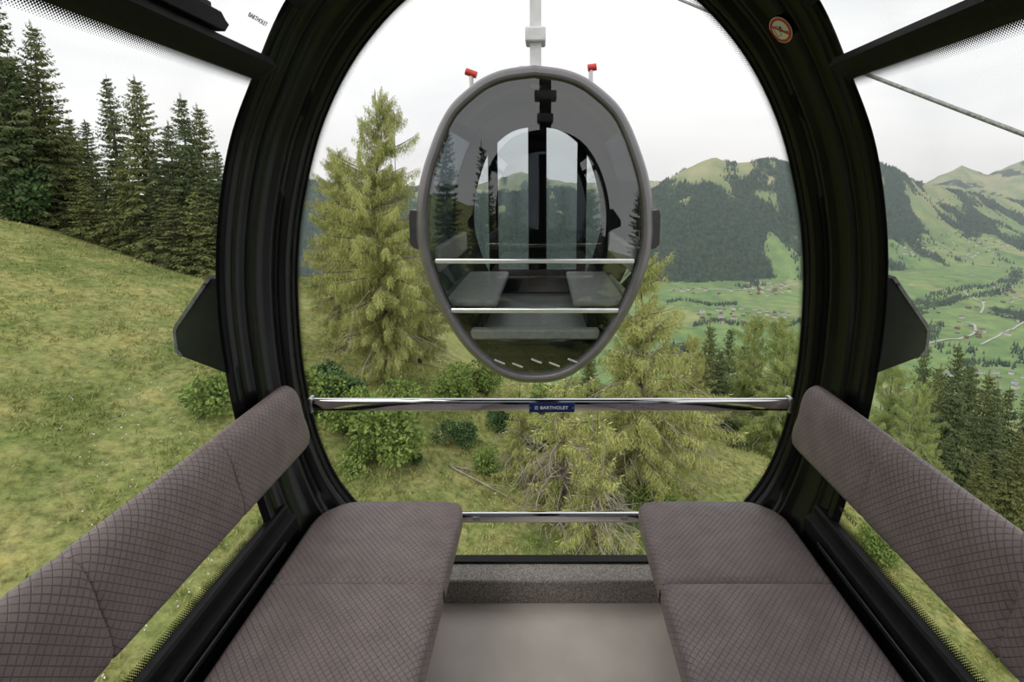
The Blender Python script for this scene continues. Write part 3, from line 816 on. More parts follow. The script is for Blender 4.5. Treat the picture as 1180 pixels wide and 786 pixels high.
class Blades:
    """collects many small ragged quads quickly"""
    def __init__(s): s.c = []
    def add(s, P, D, Wd, L, w, taper=0.35):
        # P base (n,3), D direction, Wd width direction, L length, w half width
        P, D, Wd = (np.asarray(a, float) for a in (P, D, Wd)); L = np.asarray(L)[:,None]; w = np.asarray(w)[:,None]
        a = P - Wd*w*taper; b = P + Wd*w*taper; c = P + D*L*0.55 + Wd*w; e = P + D*L*0.5 - Wd*w; t = P + D*L
        s.c.append(np.stack([a, b, c, t, e], axis=1))
    def mesh(s, name, m):
        A = np.concatenate(s.c); n = len(A)
        me = bpy.data.meshes.new(name); me.vertices.add(n*5); me.vertices.foreach_set('co', A.reshape(-1))
        me.loops.add(n*5); me.loops.foreach_set('vertex_index', np.arange(n*5, dtype=np.int32))
        me.polygons.add(n); me.polygons.foreach_set('loop_start', np.arange(0, n*5, 5, dtype=np.int32))
        try: me.polygons.foreach_set('loop_total', np.full(n, 5, dtype=np.int32))
        except Exception: pass
        me.materials.append(m); me.update(calc_edges=True); me.validate(); return me
def unit(a): return a/np.maximum(np.linalg.norm(a, axis=-1, keepdims=True), 1e-9)

def conifer(seed, h, r, kind, dens=1.0, nbare=26):
    """returns (trunk mesh, foliage mesh, bare twig mesh or None); the tree stands at z=0"""
    R = np.random.RandomState(seed); B = Blades(); tw = MB(); dead = MB()
    spr = kind.startswith('spruce')
    trunk_pts = [(0,0,-1.0)]; tr = [h*0.014+0.05]
    for k in range(1, 9):
        t = k/8; trunk_pts.append((R.normal(0, 0.012)*h*(t if not spr else t*0.3), R.normal(0, 0.012)*h*(t if not spr else t*0.3), h*t)); tr.append(max(0.015, (h*0.014+0.05)*(1-t)))
    tw.tube(trunk_pts, tr, 7)
    tp = np.array(trunk_pts)
    def tpos(z): return np.array([np.interp(z, tp[:,2], tp[:,0]), np.interp(z, tp[:,2], tp[:,1]), z])
    z = h*(0.05 if spr else 0.10)
    gap = 0.50 if spr else 0.26
    leaders = [(0, 0, 1.0), (0.16*r, 0.07*r, 0.95), (-0.15*r, -0.09*r, 0.90), (-0.04*r, 0.17*r, 0.84)]
    while z < h*0.985:
        t = z/h
        if spr: env = r*((1-t)**0.86)*(0.88+0.12*math.sin(9*t+seed)) + 0.08
        else: env = r*((1-t)**0.45)*(0.50+0.50*min(1, t*2.5+0.2))*(0.8+0.2*math.sin(11*t+seed)) + 0.15
        nb = R.randint(6, 9) if spr else R.randint(5, 8)
        a0 = R.rand()*6.28
        lo_ = np.zeros(3)
        if not spr and t > 0.4:
            lx, ly, lh = leaders[R.randint(0, 4)]
            if t > lh: lx, ly, lh = leaders[0]
            q_ = min(1, (t-0.4)/0.25); lo_ = np.array([lx*q_, ly*q_, 0]); env = min(env, r*max(0, lh-t)**0.5*0.75+0.15) if lh < 1 else env*(1-0.25*q_)
        for b in range(nb):
            if not spr and R.rand() > (0.9-0.25*t)*dens: continue
            az = a0 + 6.283*b/nb + R.normal(0, 0.22)
            L = env*R.uniform(0.62, 1.12) if spr else env*R.uniform(0.35, 1.18)
            out = np.array([math.cos(az), math.sin(az), 0.0]); lat = np.array([-out[1], out[0], 0.0])
            if spr: rise, droop = 0.10+0.35*t, 0.55*(1-t)+0.12
            else: rise, droop = 0.20+0.45*t, 0.55*(1-t)+0.10
            ns = max(4, int(L/0.14)) if spr else max(5, int(L/0.105))
            s = np.linspace(0.12, 1.0, ns)
            zc = rise*s - droop*s**1.5 + (0.16*s**3 if spr else 0.12*s**3)
            C = (tpos(z + R.normal(0, 0.1))+lo_)[None] + out[None]*(s*L)[:,None] + np.array([0,0,1.0])[None]*(zc*L)[:,None] + lat[None]*(0.08*L*np.sin(s*3+R.rand()*6))[:,None]
            # limb
            if L > 0.8 and (not spr or R.rand() < 0.35):
                (dead if not spr and R.rand() < 0.35 else tw).tube([tuple(C[i]) for i in (0, ns//3, 2*ns//3, ns-1)], [0.012+0.010*L, 0.010+0.007*L, 0.010+0.003*L, 0.006], 4, cap=False)
            for side in (-1, 1):
                m = 1 if spr else 2
                for rep in range(m):
                    jit = R.normal(0, 0.05, (ns, 3))
                    fall = (-0.35-0.35*R.rand(ns)) if spr else (-0.5-1.3*R.rand(ns))
                    D = unit(out[None]*R.uniform(0.25, 0.75, ns)[:,None] + side*lat[None]*R.uniform(0.5, 1.0, ns)[:,None] + np.array([0,0,1.0])[None]*fall[:,None])
                    Wd = unit(np.cross(D, R.normal(0, 1, (ns, 3))))
                    ln = (0.22+0.34*L*(1.05-s)*0.8)*R.uniform(0.6, 1.25, ns) if spr else (0.20+0.30*L*(1.05-s)*0.6)*R.uniform(0.5, 1.3, ns)
                    w = (0.045+0.05*ln)*R.uniform(0.7, 1.3, ns) if spr else 0.013*R.uniform(0.6, 1.5, ns)
                    B.add(C+jit, D, Wd, ln, w)
                    if spr:   # side twiglets hanging from each twig
                        P2 = C + D*(ln*0.5)[:,None]; D2 = unit(D*0.5+np.array([0,0,-1.0])[None]*R.uniform(0.5, 1.1, ns)[:,None]+R.normal(0, 0.3, (ns, 3)))
                        B.add(P2, D2, unit(np.cross(D2, R.normal(0, 1, (ns, 3)))), ln*0.55, w*0.9)
                    else:
                        for q in range(6):
                            P2 = C + D*(ln*R.uniform(0.15, 1.0))[:,None] + np.array([0,0,-1.0])[None]*(R.rand(ns)**2*0.35)[:,None]
                            D2 = unit(D*0.35+R.normal(0, 0.55, (ns, 3))+np.array([0,0,-0.9])[None])
                            B.add(P2, D2, unit(np.cross(D2, R.normal(0, 1, (ns, 3)))), ln*0.36+0.05, w*1.0)
            # tip
            B.add(C[-1:], unit(out[None]+np.array([[0,0,0.2]])), lat[None], [0.25], [0.05])
        z += gap*R.uniform(0.75, 1.2)*(1.0 if spr else 0.85)
    B.add(np.array([[0,0,h*0.97]]), np.array([[0,0,1.0]]), np.array([[1.0,0,0]]), [h*0.045], [0.05])
    m = {'spruce': M_SPR, 'spruce2': M_SPR2, 'larch': M_LAR, 'larch2': M_LAR2}[kind]
    tm = mesh_from('trunk', tw.v, tw.f, M_BARK, smooth=True)
    dm = None
    if not spr:
        dead.tube([tuple(p) for p in trunk_pts[1:]], [q*0.5 for q in tr[1:]], 5)
        for lx, ly, lh in leaders[1:]:
            p_ = tpos(h*0.4); dead.tube([tuple(p_), tuple(tpos(h*0.62)+np.array([lx*0.9, ly*0.9, 0])), tuple(tpos(h*lh)+np.array([lx, ly, 0]))], [0.06, 0.045, 0.012], 5)
        for k in range(nbare):   # low bare branches
            az = R.rand()*6.28; zz = h*R.uniform(0.06, 0.55); L = r*R.uniform(0.45, 1.0)
            o_ = np.array([math.cos(az), math.sin(az), 0]); p = tpos(zz); ls = np.array([-o_[1], o_[0], 0])
            P = [p, p+o_*L*0.35+np.array([0,0,0.02*L]), p+o_*L*0.7+np.array([0,0,-0.14*L]), p+o_*L+ls*0.15*L+np.array([0,0,-0.42*L])]
            dead.tube([tuple(q) for q in P], [0.030, 0.025, 0.018, 0.006], 4, cap=False)
            for q in range(8):
                b0 = P[1]+(P[3]-P[1])*R.rand(); e0 = b0+o_*R.uniform(0.1, 0.5)+ls*R.normal(0, 0.5)+np.array([0,0,-R.uniform(0.1, 0.6)])
                dead.tube([tuple(b0), tuple(e0)], [0.012, 0.004], 3, cap=False)
        dm = mesh_from('bare_branches', dead.v, dead.f, M_DEAD)
    return tm, B.mesh('foliage', m), dm, h
PROTO = {
    'spruce_a': conifer(11, 20, 4.6, 'spruce'), 'spruce_b': conifer(12, 20, 5.2, 'spruce2'), 'spruce_c': conifer(13, 20, 3.9, 'spruce'), 'spruce_d': conifer(14, 11, 3.0, 'spruce2'),
    'larch_a': conifer(21, 18, 6.6, 'larch'), 'larch_b': conifer(22, 13, 5.2, 'larch', 0.85, 45), 'larch_c': conifer(23, 13, 4.6, 'larch2'), 'larch_d': conifer(24, 7, 2.4, 'larch', 0.42, 40),
}
def plant(kind, x, y, h, label, group=None, rz=0, wide=1.0):
    tm, fm, dm, h0 = PROTO[kind]; z = ground(x, y); s = h/h0
    nm = 'larch_tree' if 'larch' in kind else 'spruce_tree'
    r = empty(nm, (x, y, z), rz); r.scale = (s*wide, s*wide, s)
    tag(r, label, 'tree', group)
    link('trunk', tm, r); link('foliage', fm, r)
    if dm is not None: link('bare_branches', dm, r)
    return r
def by_top(kind, u, v, Y, label, group=None, rz=0, wide=1.0, hmax=40):
    p = at_y(u, v, Y); g_ = ground(p.x, Y); h = min(hmax, max(2.0, p.z-g_))
    r = plant(kind, p.x, Y, h, label, group, rz, wide*(1.50 if 'spruce' in kind else 1.0)*min(1.0, max(0.75, 21/h)))
    return r
rnd = random.Random(5)
T = by_top
# skyline spruces beyond the meadow crest, left window
T('spruce_a', -14, -10, 44, 'tall dark spruce cut by the left edge of the picture, beyond the meadow', rz=0.3, wide=0.85)
T('spruce_b', 34, 25, 46, 'tallest spruce in view, near the left edge above the meadow crest', rz=1.2, wide=0.75)
T('spruce_a', 78, 133, 58, 'distant short-topped spruce between the tallest spruce and the thin one', rz=2.2, wide=0.9)
T('spruce_c', 97, 138, 60, 'distant spruce top just left of the thin airy spruce', rz=0.6, wide=1.0)
T('spruce_c', 122, 86, 47, 'thin airy spruce with bare trunk showing, middle of the left window', rz=1.9, wide=0.75)
T('spruce_b', 154, 88, 44, 'broad olive spruce right of the thin airy one', rz=0.1, wide=0.85)
T('spruce_a', 207, 108, 45, 'twin-topped spruce, its taller left top, near the black hoop', rz=2.9, wide=0.8)
T('spruce_b', 226, 120, 48, 'twin-topped spruce, its lower right top, near the black hoop', rz=1.0, wide=0.8)
T('spruce_a', 193, 140, 52, 'lower spruce left of the twin-topped pair', rz=3.9)
T('spruce_c', 248, 172, 45, 'smaller spruce against the black hoop on the left', rz=0.9)
T('spruce_b', 268, 205, 44, 'low spruce half hidden by the left hoop', rz=2.4)
T('spruce_a', 176, 178, 43, 'low dark spruce in front of the gap between broad and twin-topped spruces', rz=2.0)
T('spruce_c', 60, 150, 50, 'dark spruce filling the gap right of the tallest spruce', rz=4.1, wide=1.1)
T('spruce_b', 138, 190, 44, 'low olive spruce under the thin airy spruce', rz=5.1, wide=1.1)
T('spruce_d', 95, 205, 43, 'short spruce at the meadow crest below the distant tops', rz=1.1, wide=1.2)
T('spruce_a', 8, 60, 52, 'dark spruce behind the tallest one, left edge of the picture', rz=3.1, wide=1.1)
T('spruce_d', 225, 215, 42, 'short spruce at the meadow crest close to the left hoop', rz=0.2, wide=1.2)
T('spruce_d', 195, 225, 42, 'short spruce at the crest below the twin-topped pair', rz=4.4, wide=1.3)
# larches in the front window
T('larch_a', 432, 106, 29, 'tall yellow-green larch at the left of the front window', rz=0.4, wide=0.86)
T('larch_a', 388, 170, 33, 'yellow-green larch behind the tall one, against the left hoop', rz=2.2, wide=0.9)
T('larch_b', 478, 260, 34, 'larch behind the left rim of the gondola cabin ahead', rz=4.0)
T('larch_b', 742, 290, 24, 'drooping larch with bare lower branches right of the gondola cabin ahead', rz=1.3, wide=1.0)
T('larch_b', 800, 385, 31, 'smaller larch behind the drooping larch on the right', rz=3.3, wide=0.75)
T('larch_d', 650, 415, 21, 'small dry larch under the gondola cabin ahead', rz=0.2)
T('larch_d', 600, 430, 23, 'small larch just left of the nameplate, below the upper rail', rz=2.6)
T('larch_d', 690, 470, 19, 'low straggly larch below the upper rail at the drooping larch', rz=1.6)
# trees beyond the crest, right part of the front window
for i, (k, u, w, Y, wd, lab) in enumerate([
    ('spruce_b', 818, 372, 62, 0.7, 'small dark spruce top right of the gondola cabin ahead, over the valley'),
    ('spruce_a', 842, 374, 66, 0.7, 'dark spruce top second from the gondola cabin ahead, over the valley'),
    ('larch_c', 872, 362, 55, 0.75, 'pale green pointed larch left of the right hoop, in the front window'),
    ('larch_c', 905, 365, 50, 0.9, 'pale green larch touching the right hoop, in the front window'),
    ('spruce_c', 858, 395, 60, 0.9, 'dark spruce between the two dark tops and the pointed pale larch'),
    ('spruce_a', 830, 400, 52, 1.0, 'lower dark spruce below the pair of tops in the front window'),
    ('spruce_d', 805, 405, 50, 1.0, 'low dark spruce next to the smaller larch'),
    ('larch_c', 935, 380, 52, 0.9, 'pale larch mostly hidden by the right hoop'),
    # right window
    ('larch_c', 1030, 412, 36, 0.95, 'pale green larch right of the right hoop, in the right window'),
    ('larch_c', 1062, 440, 33, 0.8, 'lower pale larch right of the first, in the right window'),
    ('spruce_a', 1068, 392, 58, 0.7, 'dark spruce top just right of the right bumper'),
    ('spruce_b', 1085, 420, 54, 0.7, 'olive spruce top second from the right bumper'),
    ('spruce_a', 1122, 418, 50, 0.75, 'tall dark spruce in the middle of the right window'),
    ('spruce_b', 1140, 428, 53, 0.75, 'olive spruce right behind the tall one in the right window'),
    ('spruce_c', 1164, 445, 50, 0.7, 'narrow spruce near the right edge of the picture'),
    ('spruce_a', 1195, 440, 48, 0.8, 'spruce cut by the right edge of the picture'),
    ('spruce_b', 1105, 462, 44, 0.9, 'nearer spruce left below the tall dark one in the right window'),
    ('spruce_a', 1150, 478, 42, 0.9, 'nearer dark spruce low at the right edge'),
    ('spruce_b', 1178, 500, 38, 0.9, 'closest spruce at the right edge above the backrest'),
    ('spruce_a', 1095, 500, 40, 0.9, 'dark spruce low beside the pale larch in the right window'),
    ('spruce_b', 1135, 520, 37, 0.9, 'low olive spruce above the right backrest'),
]):
    T(k, u, w, Y, lab, rz=i*1.37, wide=wd)
# more of the wood below them, seen only between the others
grp = 'spruces of the wood below the right window'
for i in range(26):
    x = rnd.uniform(34, 78); Y = rnd.uniform(40, 75)
    if abs(x/Y-0.45) < 0.0: continue
    plant(rnd.choice(['spruce_a','spruce_b','spruce_c']), x, Y, rnd.uniform(13, 19), 'spruce within the dense wood on the slope below the right window', grp, rnd.uniform(0, 6), 1.0)
for i in range(12):
    x = rnd.uniform(6, 32); Y = rnd.uniform(56, 80)
    plant(rnd.choice(['spruce_a','spruce_b']), x, Y, rnd.uniform(12, 17), 'spruce within the wood below the crest, right part of the front window', 'spruces of the wood beyond the front window', rnd.uniform(0, 6), 1.0)

for i in range(16):  # spruces added out of view behind the camera, for dark reflections in the glass ahead
    x = -34+i*4.6+rnd.uniform(-1.5, 1.5); Y = -rnd.uniform(30, 44)
    plant(['spruce_a','spruce_b','spruce_c'][i % 3], x, Y, 16+rnd.uniform(-2, 4)+max(0, x*0.25), 'spruce added out of view behind us to darken the reflection in the cabin ahead', 'spruces added for the dark reflection ahead', i*1.1, 1.0)

# ------------------------------------------------------------------ bushes
def bush_mesh(seed, r, h, n, m, leaf=0.10):
    R = np.random.RandomState(seed); B = Blades(); st = MB()
    blobs = [(R.normal(0, r*0.4), R.normal(0, r*0.4), h*R.uniform(0.25, 0.75), r*R.uniform(0.35, 0.6)) for _ in range(9)]
    for bx, by, bz, br in blobs:
        k = n//9; d = unit(R.normal(0, 1, (k, 3))); rr = br*R.uniform(0.55, 1.05, k)
        P = np.array([bx, by, bz])+d*rr[:,None]*np.array([1, 1, 0.95]); P[:,2] = np.maximum(P[:,2], 0.05)
        D = unit(d+R.normal(0, 0.7, (k, 3))); Wd = unit(np.cross(D, R.normal(0, 1, (k, 3))))
        B.add(P, D, Wd, leaf*R.uniform(0.9, 2.0, k), leaf*0.45*R.uniform(0.7, 1.4, k), 0.5)
        st.tube([(bx*0.1, by*0.1, -0.2), (bx*0.6, by*0.6, bz*0.5), (bx, by, bz+br*0.5)], [0.04, 0.028, 0.01], 5, cap=False)
    return B.mesh('foliage', m), mesh_from('stem', st.v, st.f, M_BARK)
BP = {'a': bush_mesh(1, 1.3, 2.2, 3600, M_BUSH), 'b': bush_mesh(2, 1.3, 2.0, 3000, M_BUSHD), 'c': bush_mesh(3, 0.9, 1.1, 1800, M_BUSH, 0.08), 'd': bush_mesh(4, 1.6, 3.6, 4200, M_BUSHD, 0.16)}
def ground_hit(u, v, zf=ground, y0=5.0, y1=300.0):
    d = ray(u, v); t = y0/d.y
    while t*d.y < y1:
        p = EYE+d*t
        if p.z < zf(p.x, p.y): return p
        t *= 1.006 if zf is not ground else 1.002
    return None
def bush(k, u, v, s, label, rz=0):
    p = ground_hit(u, v)
    if p is None: return
    r = empty('bush', (p.x, p.y, ground(p.x, p.y)), rz); r.scale = (s,)*3; tag(r, label, 'bush')
    link('foliage', BP[k][0], r); link('stem', BP[k][1], r)
bush('a', 440, 522, 1.30, 'large light green bush below the upper rail on the left, under the tall larch')
bush('b', 393, 470, 1.25, 'dark bush at the foot of the tall larch beside the left hoop', 1)
bush('a', 400, 500, 0.9, 'yellow-green bush between the dark bush and the upper rail end', 2)
bush('a', 465, 490, 1.0, 'light green bush right behind the large one', 3)
bush('b', 528, 512, 0.75, 'small dark green bush right of the large light one', 2)
bush('b', 478, 534, 0.28, 'tiny dark bush on the path below the large light bush', 2)
bush('c', 410, 540, 0.9, 'low yellow-green shrub next to the left seat corner', 4)
bush('b', 585, 498, 0.9, 'dark bush left of the nameplate among small larches', 5)
bush('a', 745, 600, 0.9, 'bright green bush low in the window, touching the right seat', 1)
bush('b', 655, 560, 0.8, 'dark bush at the foot of the drooping larch', 0)
bush('a', 630, 480, 0.9, 'olive bush behind the nameplate', 3)
bush('a', 560, 455, 1.0, 'bush under the left half of the gondola cabin ahead', 3)
bush('b', 885, 500, 1.4, 'dark bush against the lower right hoop', 3)
bush('a', 690, 620, 0.55, 'small green bush under the lower rail', 4)
bush('a', 520, 470, 1.1, 'olive bush left below the gondola cabin ahead, behind the small dark one', 2)
bush('a', 610, 520, 0.8, 'olive bush below the nameplate among the small larches', 1)
bush('c', 560, 540, 0.9, 'low shrub beside the fallen branches', 1)
bush('a', 360, 480, 1.0, 'light bush against the lower left hoop in the front window', 4)
bush('a', 775, 520, 0.9, 'olive bush right of the drooping larch', 4)
bush('c', 250, 470, 1.5, 'light bush on the meadow beside the left hoop', 1)
bush('c', 282, 455, 1.3, 'bush partly hidden by the lower left hoop', 2)
bush('d', 35, 258, 1.4, 'bright broadleaf bush at the meadow crest, left edge of the picture', 0)
bush('d', 12, 250, 1.6, 'dark broadleaf bush in the left corner of the meadow crest', 2)
bush('b', 225, 312, 0.9, 'dark low bush at the meadow crest close to the left hoop', 5)
bush('a', 1010, 640, 0.9, 'pale bush low in the right window behind the backrest', 5)
bush('a', 1165, 770, 0.7, 'small bush at the lower right corner of the right window', 2)

# fallen sticks on the slope
for (u0, v0, u1, v1, lab) in ((520, 540, 600, 582, 'long pale fallen branch on the grass above the lower rail'), (517, 538, 555, 547, 'short pale fallen branch beside the long one, above the lower rail'), (855, 415, 800, 470, 'leaning bare branch at the smaller larch')):
    a = ground_hit(u0, v0); b = ground_hit(u1, v1)
    if a is None or b is None: continue
    mb = MB(); a.z += 0.08; b.z += 0.08; m_ = (a+b)/2; m_.z = ground(m_.x, m_.y)+0.12; a.z = ground(a.x, a.y)+0.06; b.z = ground(b.x, b.y)+0.06
    mb.tube([a, m_, b], [0.045, 0.035, 0.015], 6)
    mb.tube([m_, m_+(b-a)*0.2+Vector((0.35,0.2,0.15))], [0.02, 0.006], 5)
    tag(mb.build('fallen_branch', M_DEAD, sm=60), lab, 'branch')

# grass tufts, flowers, stones: nobody could count them
def tufts():
    R = np.random.RandomState(77); B = Blades(); pts = []
    n = 0
    while n < 15000:
        y = 8+32*R.rand()**0.9; x = R.uniform(-1.12, 1.12)*y
        g_ = fbm(x, y, 0.35, 3, 9.0)
        if R.rand() > 0.45+g_: continue
        pts.append((x, y, ground(x, y))); n += 1
    P = np.array(pts)
    for k in range(4):
        m = len(P); D = unit(R.normal(0, 0.55, (m, 3))+np.array([0,0,1.0])); Wd = unit(np.cross(D, R.normal(0, 1, (m, 3))))
        B.add(P+R.normal(0, 0.08, (m, 3))*np.array([1, 1, 0]), D, Wd, R.uniform(0.10, 0.30, m), R.uniform(0.012, 0.03, m), 0.8)
    return B.mesh('grass_tufts', M_TUFT)
o = link('grass_tufts', tufts()); tag(o, 'yellow-green grass tufts growing over the whole hillside', 'grass', kind='stuff')
def flowers():
    R = np.random.RandomState(78); B = Blades(); pts = []
    for _ in range(520):
        if R.rand() < 0.6: y = R.uniform(10, 22); x = R.uniform(-1.0, -0.55)*y
        else: y = R.uniform(14, 26); x = R.uniform(-0.3, 0.1)*y
        pts.append((x, y, ground(x, y)+0.16))
    P = np.array(pts); m = len(P)
    for k in range(3):
        D = unit(R.normal(0, 1, (m, 3))); B.add(P, D, unit(np.cross(D, R.normal(0, 1, (m, 3)))), R.uniform(0.02, 0.045, m), R.uniform(0.010, 0.02, m), 0.8)
    return B.mesh('meadow_flowers', M_WHITE)
o = link('meadow_flowers', flowers()); tag(o, 'tiny white flowers dotted over the meadow grass', 'flowers', kind='stuff')

# ------------------------------------------------------------------ far valley and mountains
ZV = -400.0
ridgeA = [(-600,215),(100,215),(340,205),(420,212),(560,225),(650,215),(700,222),(740,226),(758,215),(775,203),(800,188),(820,181),(838,188),(860,184),(885,181),(910,188),(935,193),(1010,190),(1030,196),(1050,208),(1075,216),(1110,222),(1180,232),(1500,250)]
ridgeB = [(-600,225),(340,222),(600,205),(730,214),(770,216),(1000,214),(1060,212),(1075,203),(1100,189),(1115,196),(1130,199),(1150,188),(1168,181),(1200,184),(1300,190),(1500,200)]
def lut(tab, u): return float(np.interp(u, [p[0] for p in tab], [p[1] for p in tab]))
def far_z(x, y):
    a = x/y; u = PX+F*a
    yr = float(np.interp(u, [600, 930, 1020, 1180], [2900, 2950, 3300, 3900]))
    yf = float(np.interp(u, [600, 760, 930, 1000, 1180], [1900, 2150, 2200, 2400, 2650]))
    zr = 1.675+yr*slope(lut(ridgeA, u)); zb = 1.675+5600*slope(lut(ridgeB, u))
    ym = yf+0.45*(yr-yf); zm = ZV+0.50*(zr-ZV) if u < 960 else ZV+0.42*(zr-ZV)
    ys = [300, 380, 700, yf, ym, yr, yr+450, 5600, 7000]; zs = [-300, -345, ZV, ZV+10, zm, zr, zr-170, zb, zb-500]
    z = float(np.interp(y, ys, zs))
    w = min(1, max(0, (y-yf)/(yr-yf)))
    wr = 1-abs(y-yr)/700 if abs(y-yr) < 700 else 0
    z += (95*w*(1-0.85*wr) + 12)*fbm(x, y, 0.0016, 5, 2.2) + 8*fbm(x, y, 0.008, 3, 4.4)
    if w > 0: z += (120 if u < 1000 else 55)*w*(1-w)*4*0.5*(noise.noise(Vector((x*0.004+y*0.001, y*0.0008, 7.7))))
    return z
def forest(x, y):
    """forest cover 0..1 over the far landscape"""
    a = x/y; u = PX+F*a
    yf = float(np.interp(u, [600, 760, 930, 1000, 1180], [1900, 2150, 2200, 2400, 2650])); yr = float(np.interp(u, [600, 930, 1020, 1180], [2900, 2950, 3300, 3900]))
    n = fbm(x*1.0, y*0.55, 0.0042, 4, 11.0); n2 = fbm(x, y, 0.0017, 3, 21.0)
    w = (y-yf)/(yr-yf)
    if w < 0: bias = -0.52
    elif u < 965:
        bias = 0.62 if w < 0.42 else max(-0.10, 0.62-2.3*(w-0.42))
        if u < 800: bias = max(bias, 0.45*min(1, (800-u)/25))
        if u > 925: bias = max(bias, 0.30)
        bias += 0.55*fbm(x*1.1, y*0.4, 0.0065, 2, 44.0)*min(1, max(0, (w-0.3)*4))
    else:
        bias = -0.20 if w < 0.40 else -0.02
        if u < 1060 and w > 0.45: bias = 0.38*min(1, (w-0.45)*4)*min(1, (1060-u)/25)
    if w > 1.1: bias = -0.12
    return bias + n*0.85 + n2*0.30 + 0.22*fbm(x, y, 0.013, 2, 31.0)
RA = np.linspace(-0.75, 1.45, 300); YY = np.concatenate([np.linspace(300, 1800, 60), np.linspace(1815, 4100, 150), np.linspace(4150, 7000, 40)])
v = []; fc = []
for y in YY:
    for a in RA:
        x = a*y; v.append((x, y, far_z(x, y))); fc.append(forest(x, y))
na = len(RA)
f = [(j*na+i, j*na+i+1, (j+1)*na+i+1, (j+1)*na+i) for j in range(len(YY)-1) for i in range(na-1)]
M_FAR = mat('alpine_meadows', (0.16,0.27,0.09), 0.95, spec=0.05)
def far_mat():
    t = M_FAR.node_tree; b = t.nodes['Principled BSDF']
    at = N(t, 'ShaderNodeAttribute', attribute_name='cover')
    tcn = N(t, 'ShaderNodeTexCoord')
    vo = N(t, 'ShaderNodeTexVoronoi'); vo.inputs['Scale'].default_value = 0.0065; vo.inputs['Randomness'].default_value = 1.0
    mpn = N(t, 'ShaderNodeMapping'); mpn.inputs['Scale'].default_value = (1, 0.6, 0.5); t.links.new(tcn.outputs['Object'], mpn.inputs['Vector']); t.links.new(mpn.outputs[0], vo.inputs['Vector'])
    sp = N(t, 'ShaderNodeSeparateColor'); t.links.new(vo.outputs['Color'], sp.inputs[0])
    r = N(t, 'ShaderNodeValToRGB'); e = r.color_ramp.elements; e[0].position = 0.0; e[0].color = (0.135,0.215,0.090,1); e[1].position = 1.0; e[1].color = (0.27,0.30,0.14,1)
    q = e.new(0.45); q.color = (0.175,0.265,0.105,1); q = e.new(0.75); q.color = (0.185,0.26,0.11,1)
    t.links.new(sp.outputs[0], r.inputs['Fac'])
    nz = N(t, 'ShaderNodeTexNoise'); nz.inputs['Scale'].default_value = 0.02; nz.inputs['Detail'].default_value = 8; t.links.new(tcn.outputs['Object'], nz.inputs['Vector'])
    r2 = N(t, 'ShaderNodeValToRGB'); r2.color_ramp.elements[0].color = (0.78,0.82,0.82,1); r2.color_ramp.elements[1].color = (1.25,1.18,1.12,1); r2.color_ramp.elements[0].position = 0.35; r2.color_ramp.elements[1].position = 0.65
    t.links.new(nz.outputs['Fac'], r2.inputs['Fac'])
    m1 = N(t, 'ShaderNodeMix', data_type='RGBA', blend_type='MULTIPLY'); m1.inputs[0].default_value = 1.0; t.links.new(r.outputs[0], m1.inputs[6]); t.links.new(r2.outputs[0], m1.inputs[7])
    # high pastures are more olive
    sz = N(t, 'ShaderNodeSeparateXYZ'); t.links.new(tcn.outputs['Object'], sz.inputs[0])
    mrz = N(t, 'ShaderNodeMapRange'); mrz.inputs['From Min'].default_value = -300; mrz.inputs['From Max'].default_value = 0; t.links.new(sz.outputs[2], mrz.inputs['Value'])
    m3 = N(t, 'ShaderNodeMix', data_type='RGBA'); t.links.new(mrz.outputs[0], m3.inputs[0]); t.links.new(m1.outputs[2], m3.inputs[6])
    r3 = N(t, 'ShaderNodeValToRGB'); r3.color_ramp.elements[0].color = (0.19,0.235,0.115,1); r3.color_ramp.elements[1].color = (0.33,0.32,0.18,1); r3.color_ramp.elements[0].position = 0.4; r3.color_ramp.elements[1].position = 0.62
    nz3 = N(t, 'ShaderNodeTexNoise'); nz3.inputs['Scale'].default_value = 0.006; nz3.inputs['Detail'].default_value = 6; t.links.new(tcn.outputs['Object'], nz3.inputs['Vector']); t.links.new(nz3.outputs['Fac'], r3.inputs['Fac']); t.links.new(r3.outputs[0], m3.inputs[7])
    m2 = N(t, 'ShaderNodeMix', data_type='RGBA')
    mr = N(t, 'ShaderNodeMapRange'); mr.inputs['From Min'].default_value = 0.0; mr.inputs['From Max'].default_value = 0.10; t.links.new(at.outputs['Fac'], mr.inputs['Value'])
    t.links.new(mr.outputs[0], m2.inputs[0]); t.links.new(m3.outputs[2], m2.inputs[6]); m2.inputs[7].default_value = (0.032,0.054,0.042,1)
    t.links.new(m2.outputs[2], b.inputs['Base Color'])
far_mat()
me = mesh_from('valley', v, f, M_FAR, smooth=True)
at_ = me.attributes.new('cover', 'FLOAT', 'POINT'); at_.data.foreach_set('value', np.array(fc, dtype=np.float32))
o = link('valley', me); tag(o, kind='structure')

# mountain air: thin real haze over the valley
hz = bpy.data.materials.new('mountain_air'); hz.use_nodes = True; hz.node_tree.nodes.clear()
ho = N(hz.node_tree, 'ShaderNodeOutputMaterial'); hv = N(hz.node_tree, 'ShaderNodeVolumeScatter'); hv.inputs['Density'].default_value = 0.72e-4; hv.inputs['Anisotropy'].default_value = 0.2
hv.inputs['Color'].default_value = (0.84, 0.945, 1.0, 1); hz.node_tree.links.new(hv.outputs[0], ho.inputs['Volume'])
mb = MB(); mb.box(-6500, 11000, 420, 7600, -700, 450); o = mb.build('valley_haze', hz); tag(o, 'thin bluish haze in the air over the valley', 'haze', kind='stuff')

